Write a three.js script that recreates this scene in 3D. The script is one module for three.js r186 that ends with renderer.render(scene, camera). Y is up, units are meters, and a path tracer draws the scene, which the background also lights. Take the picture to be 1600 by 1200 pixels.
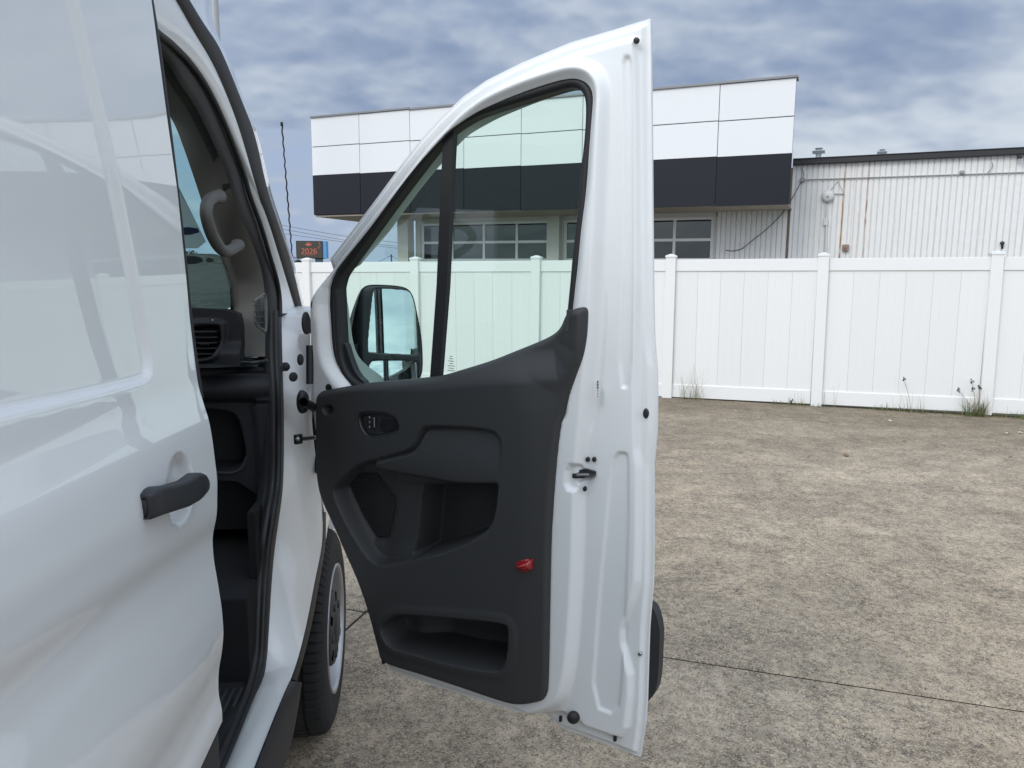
import * as THREE from 'three';
import { mergeGeometries, mergeVertices } from 'three/addons/utils/BufferGeometryUtils.js';
import { RoundedBoxGeometry } from 'three/addons/geometries/RoundedBoxGeometry.js';
import { FontLoader } from 'three/addons/loaders/FontLoader.js';
import { TextGeometry } from 'three/addons/geometries/TextGeometry.js';

const scene = new THREE.Scene();
const V = (x, y, z) => new THREE.Vector3(x, y, z);
// ---------------------------------------------------------------- camera
const FPX = 1170, PW = 1600, PH = 1200, HZ = 430, VPX = 670, ROLL = 0.4 * Math.PI / 180;
const pitch = Math.atan((600 - HZ) / FPX), yaw = Math.atan((800 - VPX) / Math.hypot(FPX, 600 - HZ));
const EYE = V(0, 1.6, 0);
const fwd = V(Math.sin(yaw) * Math.cos(pitch), -Math.sin(pitch), -Math.cos(yaw) * Math.cos(pitch));
const rt0 = V(Math.cos(yaw), 0, Math.sin(yaw)), up0 = rt0.clone().cross(fwd);
const camR = rt0.clone().multiplyScalar(Math.cos(ROLL)).addScaledVector(up0, Math.sin(ROLL));
const camU = up0.clone().multiplyScalar(Math.cos(ROLL)).addScaledVector(rt0, -Math.sin(ROLL));
const camera = new THREE.PerspectiveCamera(2 * Math.atan(PH / 2 / FPX) * 180 / Math.PI, PW / PH, 0.05, 2000);
camera.position.copy(EYE); camera.up.copy(camU); camera.lookAt(EYE.clone().add(fwd));
scene.add(camera);
// ---------------------------------------------------------------- renderer, sky, sun
const renderer = new THREE.WebGLRenderer({ antialias: true });
renderer.setSize(1024, 768);
renderer.toneMapping = THREE.LinearToneMapping; renderer.toneMappingExposure = 1.15;
renderer.shadowMap.enabled = true;
let seed = 7; const rnd = () => { seed = (seed * 1664525 + 1013904223) >>> 0; return seed / 4294967296; };
const hash = (x, y) => { let h = Math.imul(x | 0, 374761393) + Math.imul(y | 0, 668265263); h = Math.imul(h ^ (h >>> 13), 1274126177); return ((h ^ (h >>> 16)) >>> 0) / 4294967296; };
function vnoise(x, y, per = 0) {
  const xi = Math.floor(x), yi = Math.floor(y), fx = x - xi, fy = y - yi, u = fx * fx * (3 - 2 * fx), v = fy * fy * (3 - 2 * fy);
  const w = (a) => per ? ((a % per) + per) % per : a;
  const a = hash(w(xi), w(yi)), b = hash(w(xi + 1), w(yi)), c = hash(w(xi), w(yi + 1)), d = hash(w(xi + 1), w(yi + 1));
  return a + (b - a) * u + (c - a) * v + (a - b - c + d) * u * v;
}
function fbm(x, y, o = 4, per = 0) { let s = 0, a = 0.5, t = 0; for (let i = 0; i < o; i++) { s += a * vnoise(x + i * 17 * (per ? 0 : 1), y + i * 5 * (per ? 0 : 1), per); t += a; x *= 2; y *= 2; per *= 2; a *= 0.5; } return s / t; }
const clamp = (x, a = 0, b = 1) => Math.min(b, Math.max(a, x)), lerp = (a, b, t) => a + (b - a) * t;
const sst = (a, b, x) => { const t = clamp((x - a) / (b - a)); return t * t * (3 - 2 * t); };
{
  const w = 2048, h = 1024, d = new Float32Array(w * h * 4);
  for (let j = 0; j < h; j++) {
    const el = ((j + 0.5) / h - 0.5) * Math.PI, sy = Math.sin(el), cy = Math.cos(el);
    for (let i = 0; i < w; i++) {
      const az = ((i + 0.5) / w - 0.5) * 2 * Math.PI, dx = cy * Math.cos(az), dz = cy * Math.sin(az);
      let r = 0.2, g = 0.19, b = 0.17;
      if (sy > -0.02) {
        const k = 1.45 / (Math.max(sy, 0) + 0.24), X = dx * k, Z = dz * k;
        const wx = fbm(X * 1.1 + 9, Z * 1.1 + 4, 3) - 0.5, wz = fbm(X * 1.1 + 31, Z * 1.1 + 55, 3) - 0.5;
        const big = fbm(X * 0.8 + 3.2 + 0.5 * wx, Z * 0.8 + 8 + 0.5 * wz, 3);
        const n = fbm(X * 2.1 + wx, Z * 2.9 + wz, 5), m = fbm(X * 6.5 + 40 + 1.4 * wx, Z * 9.5 + 1.4 * wz, 5), q = 1 - Math.abs(2 * fbm(X * 3.4 + 70 + wz, Z * 5.2 + 20 + wx, 4) - 1);
        const w2 = fbm(X * 15 + 3 * m, Z * 22 + 3 * m, 4);
        let t = sst(0.29, 0.74, 0.25 * n + 0.36 * big + 0.21 * m + 0.08 * q * q + 0.10 * w2);
        const rise = (1 + 0.9 * sst(0.25, 1, sy)) * (0.80 + 1.1 * sst(-0.7, 0.95, 0.9 * dz - 0.42 * dx)), pale = 0.2 * sst(0.3, 0.9, sy) + 0.4 * sst(-0.1, 0.8, dz);
        const low = sst(0.12, 0, sy);
        r = lerp(0.262, 0.70, t) * rise; g = lerp(0.35, 0.775, t) * rise; b = lerp(0.525, 0.865, t) * rise;
        const gm = (r + g + b) / 3; r = lerp(r, gm, pale); g = lerp(g, gm * 1.01, pale); b = lerp(b, gm, pale);
        r = lerp(r, 0.52, low * 0.15); g = lerp(g, 0.63, low * 0.15); b = lerp(b, 0.80, low * 0.15);
      }
      const o = 4 * (j * w + i); d[o] = r; d[o + 1] = g; d[o + 2] = b; d[o + 3] = 1;
    }
  }
  const t = new THREE.DataTexture(d, w, h, THREE.RGBAFormat, THREE.FloatType);
  t.mapping = THREE.EquirectangularReflectionMapping; t.magFilter = t.minFilter = THREE.LinearFilter; t.needsUpdate = true;
  scene.background = t; scene.environment = t; scene.environmentIntensity = 1;
}
const sun = new THREE.DirectionalLight(new THREE.Color(1, 0.945, 0.86), 1.1);
sun.position.set(-19, 19, 10); sun.target.position.set(0, 0, -6); sun.castShadow = true; sun.shadow.radius = 45;
Object.assign(sun.shadow.camera, { left: -30, right: 30, top: 30, bottom: -30, near: 1, far: 120 });
scene.add(sun, sun.target);

// ---------------------------------------------------------------- helpers
const rayD = (x, y) => fwd.clone().multiplyScalar(FPX).addScaledVector(camR, x - 800).addScaledVector(camU, 600 - y).normalize();
function onPlane(x, y, n, p) { const d = rayD(x, y), t = n.dot(p.clone().sub(EYE)) / n.dot(d); return EYE.clone().addScaledVector(d, t); }
const onX = (x, y, X) => onPlane(x, y, V(1, 0, 0), V(X, 0, 0)), onY = (x, y, Y) => onPlane(x, y, V(0, 1, 0), V(0, Y, 0)), onZ = (x, y, Z) => onPlane(x, y, V(0, 0, 1), V(0, 0, Z));
const usedNames = {};
function numbered(n) { const k = usedNames[n] = (usedNames[n] ?? -1) + 1; return k ? `${n}_${String(k).padStart(3, '0')}` : n; }
function thing(name, label, category, pos = [0, 0, 0], group) {
  const o = new THREE.Group(); o.name = numbered(name); o.position.set(...pos); o.userData = { label, category }; if (group) o.userData.group = group;
  scene.add(o); return o;
}
// part: geometry is given in world coordinates and stored relative to its thing's base
function part(name, geos, mat, parent, raw = false) {
  let g = Array.isArray(geos) ? merge(geos) : geos;
  if (!raw) { let r = parent; while (r.parent && r.parent !== scene) r = r.parent; g.translate(-r.position.x, -r.position.y, -r.position.z); }
  const m = new THREE.Mesh(g, mat); m.name = name; m.castShadow = m.receiveShadow = true; parent.add(m); return m;
}
function merge(l) {
  l = l.map((g) => { g = g.index ? g.toNonIndexed() : g; for (const k of Object.keys(g.attributes)) if (!['position', 'normal', 'uv'].includes(k)) g.deleteAttribute(k); if (!g.attributes.uv) g.setAttribute('uv', new THREE.BufferAttribute(new Float32Array(g.attributes.position.count * 2), 2)); return g; });
  return mergeGeometries(l, false);
}
function mk(pos, idx, uv) {
  const g = new THREE.BufferGeometry(); g.setAttribute('position', new THREE.Float32BufferAttribute(pos, 3)); g.setIndex(idx);
  g.setAttribute('uv', new THREE.Float32BufferAttribute(uv || new Array(pos.length / 3 * 2).fill(0), 2)); g.computeVertexNormals(); return g;
}
function box(x0, x1, y0, y1, z0, z1, r = 0) {
  const g = r ? new RoundedBoxGeometry(x1 - x0, y1 - y0, z1 - z0, 2, r) : new THREE.BoxGeometry(x1 - x0, y1 - y0, z1 - z0);
  return g.translate((x0 + x1) / 2, (y0 + y1) / 2, (z0 + z1) / 2);
}
// box with its own axes: centre, half sizes along a, b, c
function obox(c, a, b, n, sa, sb, sn, r = 0) {
  const g = r ? new RoundedBoxGeometry(sa, sb, sn, 2, r) : new THREE.BoxGeometry(sa, sb, sn);
  return g.applyMatrix4(new THREE.Matrix4().makeBasis(a, b, n).setPosition(c));
}
function tube(pts, r, rs = 8, n = 0, closed = false) { return new THREE.TubeGeometry(new THREE.CatmullRomCurve3(pts, closed, 'centripetal'), n || pts.length * 6, r, rs, closed); }
function rod(a, b, r0, r1 = r0, s = 12) {
  const d = b.clone().sub(a), g = new THREE.CylinderGeometry(r1, r0, d.length(), s, 1);
  return g.applyQuaternion(new THREE.Quaternion().setFromUnitVectors(V(0, 1, 0), d.clone().normalize())).translate((a.x + b.x) / 2, (a.y + b.y) / 2, (a.z + b.z) / 2);
}
function disc(c, n, r, th, s = 20, sy = 1) { // a short rounded plug facing n
  const g = new THREE.LatheGeometry([[0, th], [r * 0.6, th * 0.95], [r * 0.9, th * 0.6], [r, 0], [r, -0.004]].reverse().map((p) => new THREE.Vector2(...p)), s);
  g.rotateX(Math.PI / 2); g.scale(1, sy, 1);
  return g.applyQuaternion(new THREE.Quaternion().setFromUnitVectors(V(0, 0, 1), n.clone().normalize())).translate(c.x, c.y, c.z);
}
function chaikin(p, it = 2, closed = true) {
  for (let k = 0; k < it; k++) {
    const q = []; const n = p.length;
    if (!closed) q.push(p[0]);
    for (let i = 0; i < (closed ? n : n - 1); i++) { const a = p[i], b = p[(i + 1) % n]; q.push(a.map((v, j) => v * 0.75 + b[j] * 0.25), a.map((v, j) => v * 0.25 + b[j] * 0.75)); }
    if (!closed) q.push(p[n - 1]);
    p = q;
  }
  return p;
}
// signed distance to a closed polygon (negative inside) and the nearest boundary point
function poly(pts) {
  let a = 0, x0 = 1e9, x1 = -1e9, y0 = 1e9, y1 = -1e9; const n = pts.length;
  for (const p of pts) { x0 = Math.min(x0, p[0]); x1 = Math.max(x1, p[0]); y0 = Math.min(y0, p[1]); y1 = Math.max(y1, p[1]); }
  const P = { pts, x0, x1, y0, y1, nx: 0, ny: 0 };
  P.sd = (x, y) => {
    let best = 1e9, inside = false, bx = 0, by = 0;
    for (let i = 0, j = n - 1; i < n; j = i++) {
      const ax = pts[j][0], ay = pts[j][1], ex = pts[i][0] - ax, ey = pts[i][1] - ay, wx = x - ax, wy = y - ay;
      const t = clamp((wx * ex + wy * ey) / (ex * ex + ey * ey || 1e-12)), dx = wx - ex * t, dy = wy - ey * t, d = dx * dx + dy * dy;
      if (d < best) { best = d; bx = ax + ex * t; by = ay + ey * t; }
      if ((pts[i][1] > y) !== (ay > y) && x < (pts[i][0] - pts[j][0]) * (y - ay) / (pts[i][1] - ay) + ax) inside = !inside;
    }
    P.nx = bx; P.ny = by; const d = Math.sqrt(best); return inside ? -d : d;
  };
  // distance that is only worked out near the polygon
  P.near = (x, y, r) => (x < x0 - r || x > x1 + r || y < y0 - r || y > y1 + r) ? r : P.sd(x, y);
  return P;
}
// a sheet over an outline with holes, raised by hfun(x, y); map(x, y, h) places it; its rim is turned back by skirt
function relief(outline, holes, cell, hfun, map, skirt = 0.01) {
  const nx = Math.ceil((outline.x1 - outline.x0) / cell) + 2, ny = Math.ceil((outline.y1 - outline.y0) / cell) + 2, ox = outline.x0 - cell * 0.5, oy = outline.y0 - cell * 0.5;
  const X = new Float64Array(nx * ny), Y = new Float64Array(nx * ny), ok = new Uint8Array(nx * ny), regs = [outline, ...holes];
  for (let j = 0; j < ny; j++) for (let i = 0; i < nx; i++) {
    let x = ox + i * cell, y = oy + j * cell, sd = -1e9, good = true; const k = j * nx + i;
    for (let pass = 0; pass < 2; pass++) {
      sd = -1e9; let q = null;
      for (const r of regs) { const hole = r !== outline; const m = hole ? -r.near(x, y, cell * 3) : r.sd(x, y); if (m > sd) { sd = m; q = [r.nx, r.ny]; } }
      if (Math.abs(sd) < cell * (sd > 0 ? 0.75 : 0.4) && q) { x = q[0]; y = q[1]; sd = 0; } else break;
    }
    X[k] = x; Y[k] = y; ok[k] = sd <= 1e-6 ? 1 : 0;
  }
  const id = new Int32Array(nx * ny).fill(-1), pos = [], uv = [], hs = [], idx = [], xy = [];
  const vid = (k) => { if (id[k] < 0) { const h = hfun(X[k], Y[k]), p = map(X[k], Y[k], h); id[k] = pos.length / 3; pos.push(p.x, p.y, p.z); uv.push(X[k], Y[k]); hs.push(h); xy.push(X[k], Y[k]); } return id[k]; };
  const tri = (a, b, c) => idx.push(vid(a), vid(b), vid(c));
  for (let j = 0; j < ny - 1; j++) for (let i = 0; i < nx - 1; i++) {
    const a = j * nx + i, b = a + 1, c = a + nx + 1, d = a + nx, s = ok[a] + ok[b] + ok[c] + ok[d];
    if (s === 4) { if ((i + j) & 1) { tri(a, b, c); tri(a, c, d); } else { tri(a, b, d); tri(b, c, d); } }
    else if (s === 3) { if (!ok[a]) tri(b, c, d); else if (!ok[b]) tri(a, c, d); else if (!ok[c]) tri(a, b, d); else tri(a, b, c); }
  }
  const g = mk(pos, idx, uv);
  if (!skirt) return g;
  const ec = new Map(), N = pos.length / 3;
  for (let t = 0; t < idx.length; t += 3) for (let e = 0; e < 3; e++) { const a = idx[t + e], b = idx[t + (e + 1) % 3], k = a < b ? a * N + b : b * N + a; ec.has(k) ? ec.set(k, null) : ec.set(k, [a, b]); }
  const sp = [], si = [], bot = new Map();
  const top = (a) => { if (!bot.has(a)) { const p = map(xy[2 * a], xy[2 * a + 1], hs[a] - skirt); bot.set(a, sp.length / 3); sp.push(pos[3 * a], pos[3 * a + 1], pos[3 * a + 2], p.x, p.y, p.z); } return bot.get(a); };
  for (const e of ec.values()) if (e) { const a = top(e[0]), b = top(e[1]); si.push(a, a + 1, b, b, a + 1, b + 1); }
  return si.length ? merge([g, mk(sp, si)]) : g;
}
function resample(pts, n) { const c = new THREE.CurvePath(); for (let i = 1; i < pts.length; i++) if (pts[i].distanceTo(pts[i - 1]) > 1e-6) c.add(new THREE.LineCurve3(pts[i - 1], pts[i])); return c.getSpacedPoints(n - 1); }
const bez = (pts, it = 2) => chaikin(pts.map((p) => [p.x, p.y, p.z]), it, false).map((p) => V(...p));
// a moulded strip between two edges, its face bulging along dir, closed behind
function strip(A, B, dir, bulge, thick = 0.012, n = 60, m = 8, pow = 0.6) {
  A = resample(bez(A), n); B = resample(bez(B), n); const pos = [], idx = [], uv = [];
  const add = (prof) => { const base = pos.length / 3, c = prof(0).length; for (let i = 0; i < n; i++) for (const p of prof(i)) { pos.push(p.x, p.y, p.z); uv.push(i / n, 0); } for (let i = 0; i < n - 1; i++) for (let k = 0; k < c - 1; k++) { const a = base + i * c + k; idx.push(a, a + 1, a + c, a + 1, a + c + 1, a + c); } };
  add((i) => Array.from({ length: m + 1 }, (_, k) => A[i].clone().lerp(B[i], k / m).addScaledVector(dir, bulge * Math.pow(Math.max(Math.sin(Math.PI * k / m), 0), pow))));
  add((i) => [A[i].clone(), A[i].clone().addScaledVector(dir, -thick), B[i].clone().addScaledVector(dir, -thick), B[i].clone()]);
  return mk(pos, idx, uv);
}
// ---------------------------------------------------------------- textures and materials
function tex(w, h, fn, srgb = false, channels = 3) {
  const d = new Uint8Array(w * h * 4);
  for (let j = 0; j < h; j++) for (let i = 0; i < w; i++) { const c = fn(i, j), o = 4 * (j * w + i); if (channels === 1) d[o] = d[o + 1] = d[o + 2] = clamp(c * 255, 0, 255); else { d[o] = clamp(c[0] * 255, 0, 255); d[o + 1] = clamp(c[1] * 255, 0, 255); d[o + 2] = clamp(c[2] * 255, 0, 255); } d[o + 3] = 255; }
  const t = new THREE.DataTexture(d, w, h); t.wrapS = t.wrapT = THREE.RepeatWrapping; t.magFilter = THREE.LinearFilter; t.minFilter = THREE.LinearMipmapLinearFilter; if (srgb) t.colorSpace = THREE.SRGBColorSpace; t.needsUpdate = true; return t;
}
const enc = (v) => v <= 0.0031308 ? v * 12.92 : 1.055 * Math.pow(v, 1 / 2.4) - 0.055;
const std = (r, g, b, rough, o = {}) => new THREE.MeshStandardMaterial({ color: new THREE.Color().setRGB(r, g, b), roughness: rough, side: THREE.DoubleSide, ...o });
const phys = (r, g, b, rough, o = {}) => new THREE.MeshPhysicalMaterial({ color: new THREE.Color().setRGB(r, g, b), roughness: rough, side: THREE.DoubleSide, ...o });
const grainT = tex(256, 256, (i, j) => 0.5 * vnoise(i / 4, j / 4, 64) + 0.35 * vnoise(i / 2, j / 2, 128) + 0.15 * hash(i, j), false, 1);
const grain = (rep) => { const t = grainT.clone(); t.repeat.set(rep, rep); t.needsUpdate = true; return t; };
const M = {
  paint: phys(0.765, 0.785, 0.785, 0.5, { clearcoat: 1, clearcoatRoughness: 0.015 }),
  paintIn: phys(0.765, 0.785, 0.785, 0.42, { clearcoat: 0.6, clearcoatRoughness: 0.06 }),
  rubber: std(0.012, 0.012, 0.013, 0.55),
  seal: std(0.014, 0.0145, 0.016, 0.6),
  trim: std(0.035, 0.036, 0.037, 0.62, { bumpMap: grain(30), bumpScale: 0.00025 }),
  trimGloss: std(0.016, 0.017, 0.018, 0.3),
  dash: std(0.013, 0.014, 0.017, 0.6, { bumpMap: grain(30), bumpScale: 0.0002 }),
  handle: std(0.018, 0.02, 0.024, 0.5, { bumpMap: grain(20), bumpScale: 0.00015 }),
  greyTrim: std(0.15, 0.145, 0.13, 0.8, { bumpMap: grain(25), bumpScale: 0.0002 }),
  carpet: std(0.006, 0.006, 0.008, 0.95, { bumpMap: grain(12), bumpScale: 0.002 }),
  glass: phys(0.77, 0.92, 0.855, 0, { transmission: 1, thickness: 0, ior: 1.5 }),
  mirror: std(0.86, 0.88, 0.88, 0.015, { metalness: 1 }),
  red: phys(0.30, 0.006, 0.010, 0.12, { clearcoat: 1, clearcoatRoughness: 0.02 }),
  steel: std(0.45, 0.45, 0.45, 0.35, { metalness: 1 }),
  rim: std(0.46, 0.46, 0.465, 0.45, { metalness: 0.85 }),
  tyre: std(0.011, 0.011, 0.011, 0.85, { bumpMap: grain(8), bumpScale: 0.0006 }),
};
// ================================================================ the white van
const tab = (t) => (y) => { if (y <= t[0][0]) return t[0][1]; for (let i = 1; i < t.length; i++) if (y <= t[i][0]) { const a = t[i - 1], b = t[i]; return lerp(a[1], b[1], (y - a[0]) / (b[0] - a[0])); } return t[t.length - 1][1]; };
const profT = tab([[0.40, -0.36], [0.836, -0.362], [0.86, -0.361], [0.885, -0.366], [0.927, -0.364], [0.965, -0.356], [0.998, -0.352], [1.042, -0.353], [1.098, -0.3585], [1.127, -0.362], [1.166, -0.3625], [1.185, -0.358], [1.204, -0.353], [1.264, -0.3495], [1.331, -0.354], [1.365, -0.358], [1.385, -0.3635], [1.423, -0.372], [1.526, -0.379], [1.589, -0.381], [1.724, -0.387], [1.831, -0.396], [1.912, -0.402], [2.003, -0.409], [2.1, -0.42], [2.2, -0.438], [2.27, -0.47], [2.32, -0.53], [2.34, -0.62]]);
const prof = (y) => (profT(y - 0.012) + profT(y - 0.006) + profT(y) + profT(y + 0.006) + profT(y + 0.012)) / 5;
const slopeT = tab([[0.836, 0], [0.95, 0.08], [1.17, 0.144], [1.30, 0.12], [1.37, 0.085], [1.44, 0.01], [1.47, 0]]);
function onBody(px, py, off) { let X = -0.4 + off, p; for (let i = 0; i < 5; i++) { p = onX(px, py, X); X = prof(clamp(p.y, 0.5, 2.25)) + off; } return onX(px, py, X); }
const bodyPts = (l, o0, o1 = o0) => l.map((p, i) => onBody(p[0], p[1], lerp(o0, o1, i / (l.length - 1))));
const van = thing('cargo_van', 'white high-sided cargo van with its front passenger door swung wide open', 'van', [-1.3, 0, -1.0]);
{
  // side panel with blanked window recess, crease lines and handle cup
  const recess = poly([...chaikin([[-0.905, 2.3], [-0.936, 2.06], [-0.971, 1.914], [-1.003, 1.776], [-1.034, 1.638], [-1.056, 1.53], [-1.064, 1.475], [-1.045, 1.455], [-1.0, 1.455], [-0.9, 1.459], [-0.66, 1.472]], 3, false), [2.7, 1.50], [2.7, 2.3]]);
  const hf = (z, y) => {
    const d = -recess.near(z, y, 0.03); let h = -0.0085 * (0.4 * sst(0, 0.011, d) + 0.6 * clamp(d / 0.011));
    const e = Math.hypot((z + 1.068) / 0.056, (y - 1.298) / 0.05); if (e < 1.08) h -= 0.026 * Math.sqrt(Math.max(0, 1 - Math.pow(Math.min(e, 1), 2))) * sst(1.05, 0.85, e);
    return h;
  };
  const map = (z, y, h) => V(prof(y - slopeT(y) * clamp(z + 1.24, -0.1, 1.6)) + h, y, z);
  const near = relief(poly([[-1.24, 0.836], [0.1, 0.836], [0.1, 2.34], [-1.24, 2.34]]), [], 0.0045, hf, map, 0.03);
  const far = relief(poly([[0.1, 0.836], [2.6, 0.836], [2.6, 2.34], [0.1, 2.34]]), [], 0.03, hf, map, 0);
  const side = part('side_panel', [near, far], M.paint, van);
  part('edge_seal', strip([2.2, 2.0, 1.8, 1.65, 1.5, 1.4].map((y) => V(prof(y) - 0.001, y, -1.242)), [2.2, 2.0, 1.8, 1.65, 1.5, 1.4].map((y, i) => V(prof(y) - 0.002, y, -1.262 + 0.003 * i)), V(1, 0, 0), 0.003, 0.02, 40, 6), M.rubber, van);
  part('lower_cladding', [box(-0.45, -0.366, 0.42, 0.834, -1.238, 2.6, 0.012)], M.handle, van);
  // pull handle
  const sec = [[230, 780, 808, -0.345, -0.358], [232, 776, 812.5, -0.343, -0.358], [240, 771, 813, -0.337, -0.358], [252, 763, 809, -0.332, -0.358], [262, 758, 805.5, -0.329, -0.356], [275, 757, 801, -0.326, -0.350], [300, 749, 792.5, -0.320, -0.342], [314, 739, 784.5, -0.317, -0.340], [321, 737, 778.5, -0.316, -0.344], [326, 740, 772, -0.319, -0.354], [328, 747, 767, -0.325, -0.358]].map(([px, ya, yb, xo, xi]) => { const p = onX(px, (ya + yb) / 2, xo), hh = Math.abs(onX(px, ya, xo).y - onX(px, yb, xo).y) / 2; return [p.z, p.y, hh, xi, xo]; });
  const pos = [], idx = [], K = 20;
  sec.forEach(([z, y, hh, xa, xb], i) => { for (let k = 0; k < K; k++) { const a = k / K * 2 * Math.PI, sq = (v) => Math.sign(v) * Math.pow(Math.abs(v), 0.42); pos.push((xa + xb) / 2 + sq(Math.cos(a)) * (xb - xa) / 2, y + sq(Math.sin(a)) * hh, z); if (i) { const p = (i - 1) * K + k, q = (i - 1) * K + (k + 1) % K; idx.push(p, q, p + K, q, q + K, p + K); } } });
  for (const b of [0, (sec.length - 1) * K]) for (let k = 1; k < K - 1; k++) idx.push(b, b + k, b + k + 1);
  const hd = part('pull_handle', mk(pos, idx), M.handle, side);
  // opening: bands from outside in
  const O1 = [[252, -75], [296, 0], [317, 35], [340, 67], [355, 100], [377, 155], [400, 212], [417, 297], [437, 355], [455, 407], [471, 475], [474, 488]];
  const I1 = [[228, -75], [276, 0], [302, 47], [330, 92], [350, 135], [375, 200], [402, 297], [420, 345], [437, 400], [455, 460], [464, 488]];
  const S1u = [[160, -60], [225, 20], [246, 45], [267, 62], [297, 92], [322, 127], [342, 165], [362, 212], [385, 275], [391, 297], [410, 350], [425, 400], [435, 435], [439, 460], [440, 490]];
  const S1l = [[440, 490], [441, 565], [443, 610], [444, 680], [443, 760], [437, 800], [429, 850], [424, 900], [420, 967], [416, 1037], [408, 1072], [391, 1118], [363, 1185], [340, 1235]];
  const S2u = [[150, -20], [225, 62], [254, 85], [280, 130], [302, 160], [322, 200], [350, 260], [366, 315], [385, 357], [405, 407], [412, 440], [415, 475], [414, 557]];
  const S2l = [[414, 557], [418, 620], [418, 750], [410, 800], [405, 850], [404, 937], [401, 1037], [390, 1075], [370, 1110], [345, 1150], [318, 1195]];
  const T = [[170, 40], [235, 110], [265, 160], [286, 182], [305, 235], [322, 287], [345, 360], [360, 405], [372, 440], [374, 462], [375, 485], [367, 493], [375, 557]];
  const R0 = [[320, -75], [331, -10], [331, 32], [344, 68], [359, 102], [380, 155], [403, 212], [420, 297], [440, 355], [458, 407], [474, 475], [477, 488]];
  const R1 = [[489, 478], [486, 520], [487, 560], [487, 600], [486, 640], [490, 690], [497, 740], [504, 800], [504, 850], [493, 902], [481, 967], [467, 1025], [455, 1060], [440, 1098], [417, 1156], [400, 1200], [385, 1235]];
  const X1 = V(1, 0, 0), XZ = V(0.75, 0, 0.66).normalize();
  part('pillar_skin', [strip(bodyPts(O1, -0.028), bodyPts(R0, -0.07), X1, 0.006, 0.05, 80)], M.paint, van);
  part('outer_weatherstrip', [strip(bodyPts(O1, -0.028), bodyPts(I1, -0.036), XZ, 0.009, 0.03, 80)], M.seal, van);
  const pil = part('door_frame', [strip(bodyPts(I1, -0.037), bodyPts(S1u, -0.052), XZ, 0.004, 0.05, 80),
    strip(bodyPts([[464, 486], ...S1l.map((p) => [p[0] - 5, p[1] - 2])], -0.058), [onBody(476, 480, -0.03), ...R1.map((p) => onX(p[0], p[1], -0.338))], XZ, 0.016, 0.05, 140, 12, 0.9)], M.paintIn, van);
  part('opening_seal', [strip(bodyPts(S1u, -0.052), bodyPts(S2u, -0.064), XZ, 0.014, 0.03, 90, 10), strip(bodyPts(S1l, -0.052), bodyPts(S2l, -0.064), XZ, 0.014, 0.03, 90, 10),
    tube(bodyPts(S1u.map((p, i) => [p[0] - 2, p[1] + 4]), -0.04), 0.006, 8, 90), tube(bodyPts(S1l.map((p) => [p[0] - 9, p[1] - 3]), -0.038), 0.007, 8, 90), tube(bodyPts(S1l.map((p) => [p[0] - 17, p[1] - 6]), -0.040), 0.006, 8, 90)], M.seal, van);
  const at = part('pillar_trim', [strip(bodyPts(S2u, -0.064), bodyPts(T, -0.13), XZ, 0.006, 0.04, 90, 10, 0.8)], M.greyTrim, van);
  part('grab_handle', [tube(bodyPts([[344, 308], [332, 309], [324, 318], [322, 334], [327, 356], [338, 380], [349, 392], [360, 391], [374, 382]], -0.075), 0.0128, 14, 80), new THREE.SphereGeometry(0.0165, 16, 12).translate(...onBody(371, 384, -0.082).toArray()), new THREE.SphereGeometry(0.0165, 16, 12).translate(...onBody(342, 307, -0.082).toArray())], std(0.10, 0.098, 0.09, 0.6), at);
  const vo = [[397, 473], [405, 467], [413, 465], [414, 513], [407, 511], [399, 502]].map((p) => onBody(p[0], p[1], -0.052));
  const vc = vo.reduce((a, p) => a.add(p), V(0, 0, 0)).multiplyScalar(1 / 6);
  { const pos = [], idx = []; for (const p of vo) pos.push(p.x, p.y, p.z); for (let i = 1; i < 5; i++) idx.push(0, i, i + 1);
    part('air_vent', mk(pos, idx), M.rubber, at);
    const fr = [...vo, vo[0]].map((p) => p.clone().sub(vc).multiplyScalar(1.12).add(vc).addScaledVector(XZ, 0.002));
    part('vent_frame', tube(fr, 0.003, 6, 60), M.greyTrim, at);
    for (let i = 0; i < 4; i++) part('vent_slat', rod(onBody(398, 477 + i * 9.5, -0.047), onBody(414, 475.5 + i * 9.5, -0.047), 0.0016, 0.0016, 6), M.trim, at);
    part('vent_slat', rod(onBody(405, 468, -0.047), onBody(406, 510, -0.047), 0.0016, 0.0016, 6), M.trim, at); }
  // windscreen
  const w0 = onBody(375, 485, -0.15), w1 = onBody(286, 182, -0.15), wd = w1.clone().sub(w0).normalize(), wn = wd.clone().cross(V(1, 0, 0)).normalize();
  const wc = w0.clone().addScaledVector(wd, 0.28); wc.x = -1.27;
  part('windscreen', obox(wc, V(1, 0, 0), wd, wn, 1.62, 0.86, 0.001), phys(0.76, 0.91, 0.89, 0, { transmission: 1, thickness: 0, ior: 1.5 }), van);
  const stick = (name, pts, mat, off, par) => { const q = chaikin(pts, 1).map((p) => { const P = onPlane(p[0], p[1], wn, wc.clone().addScaledVector(wn, off)); return P; }); const pos = [], idx = [], uv = []; const o = q[0]; q.forEach((P) => { pos.push(P.x, P.y, P.z); uv.push((P.x - wc.x) * 4, (P.clone().sub(wc).dot(wd)) * 4); }); for (let i = 1; i < q.length - 1; i++) idx.push(0, i, i + 1); return part(name, mk(pos, idx, uv), mat, par || van); };
  const side1 = Math.sign(wn.dot(EYE.clone().sub(wc)));
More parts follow.
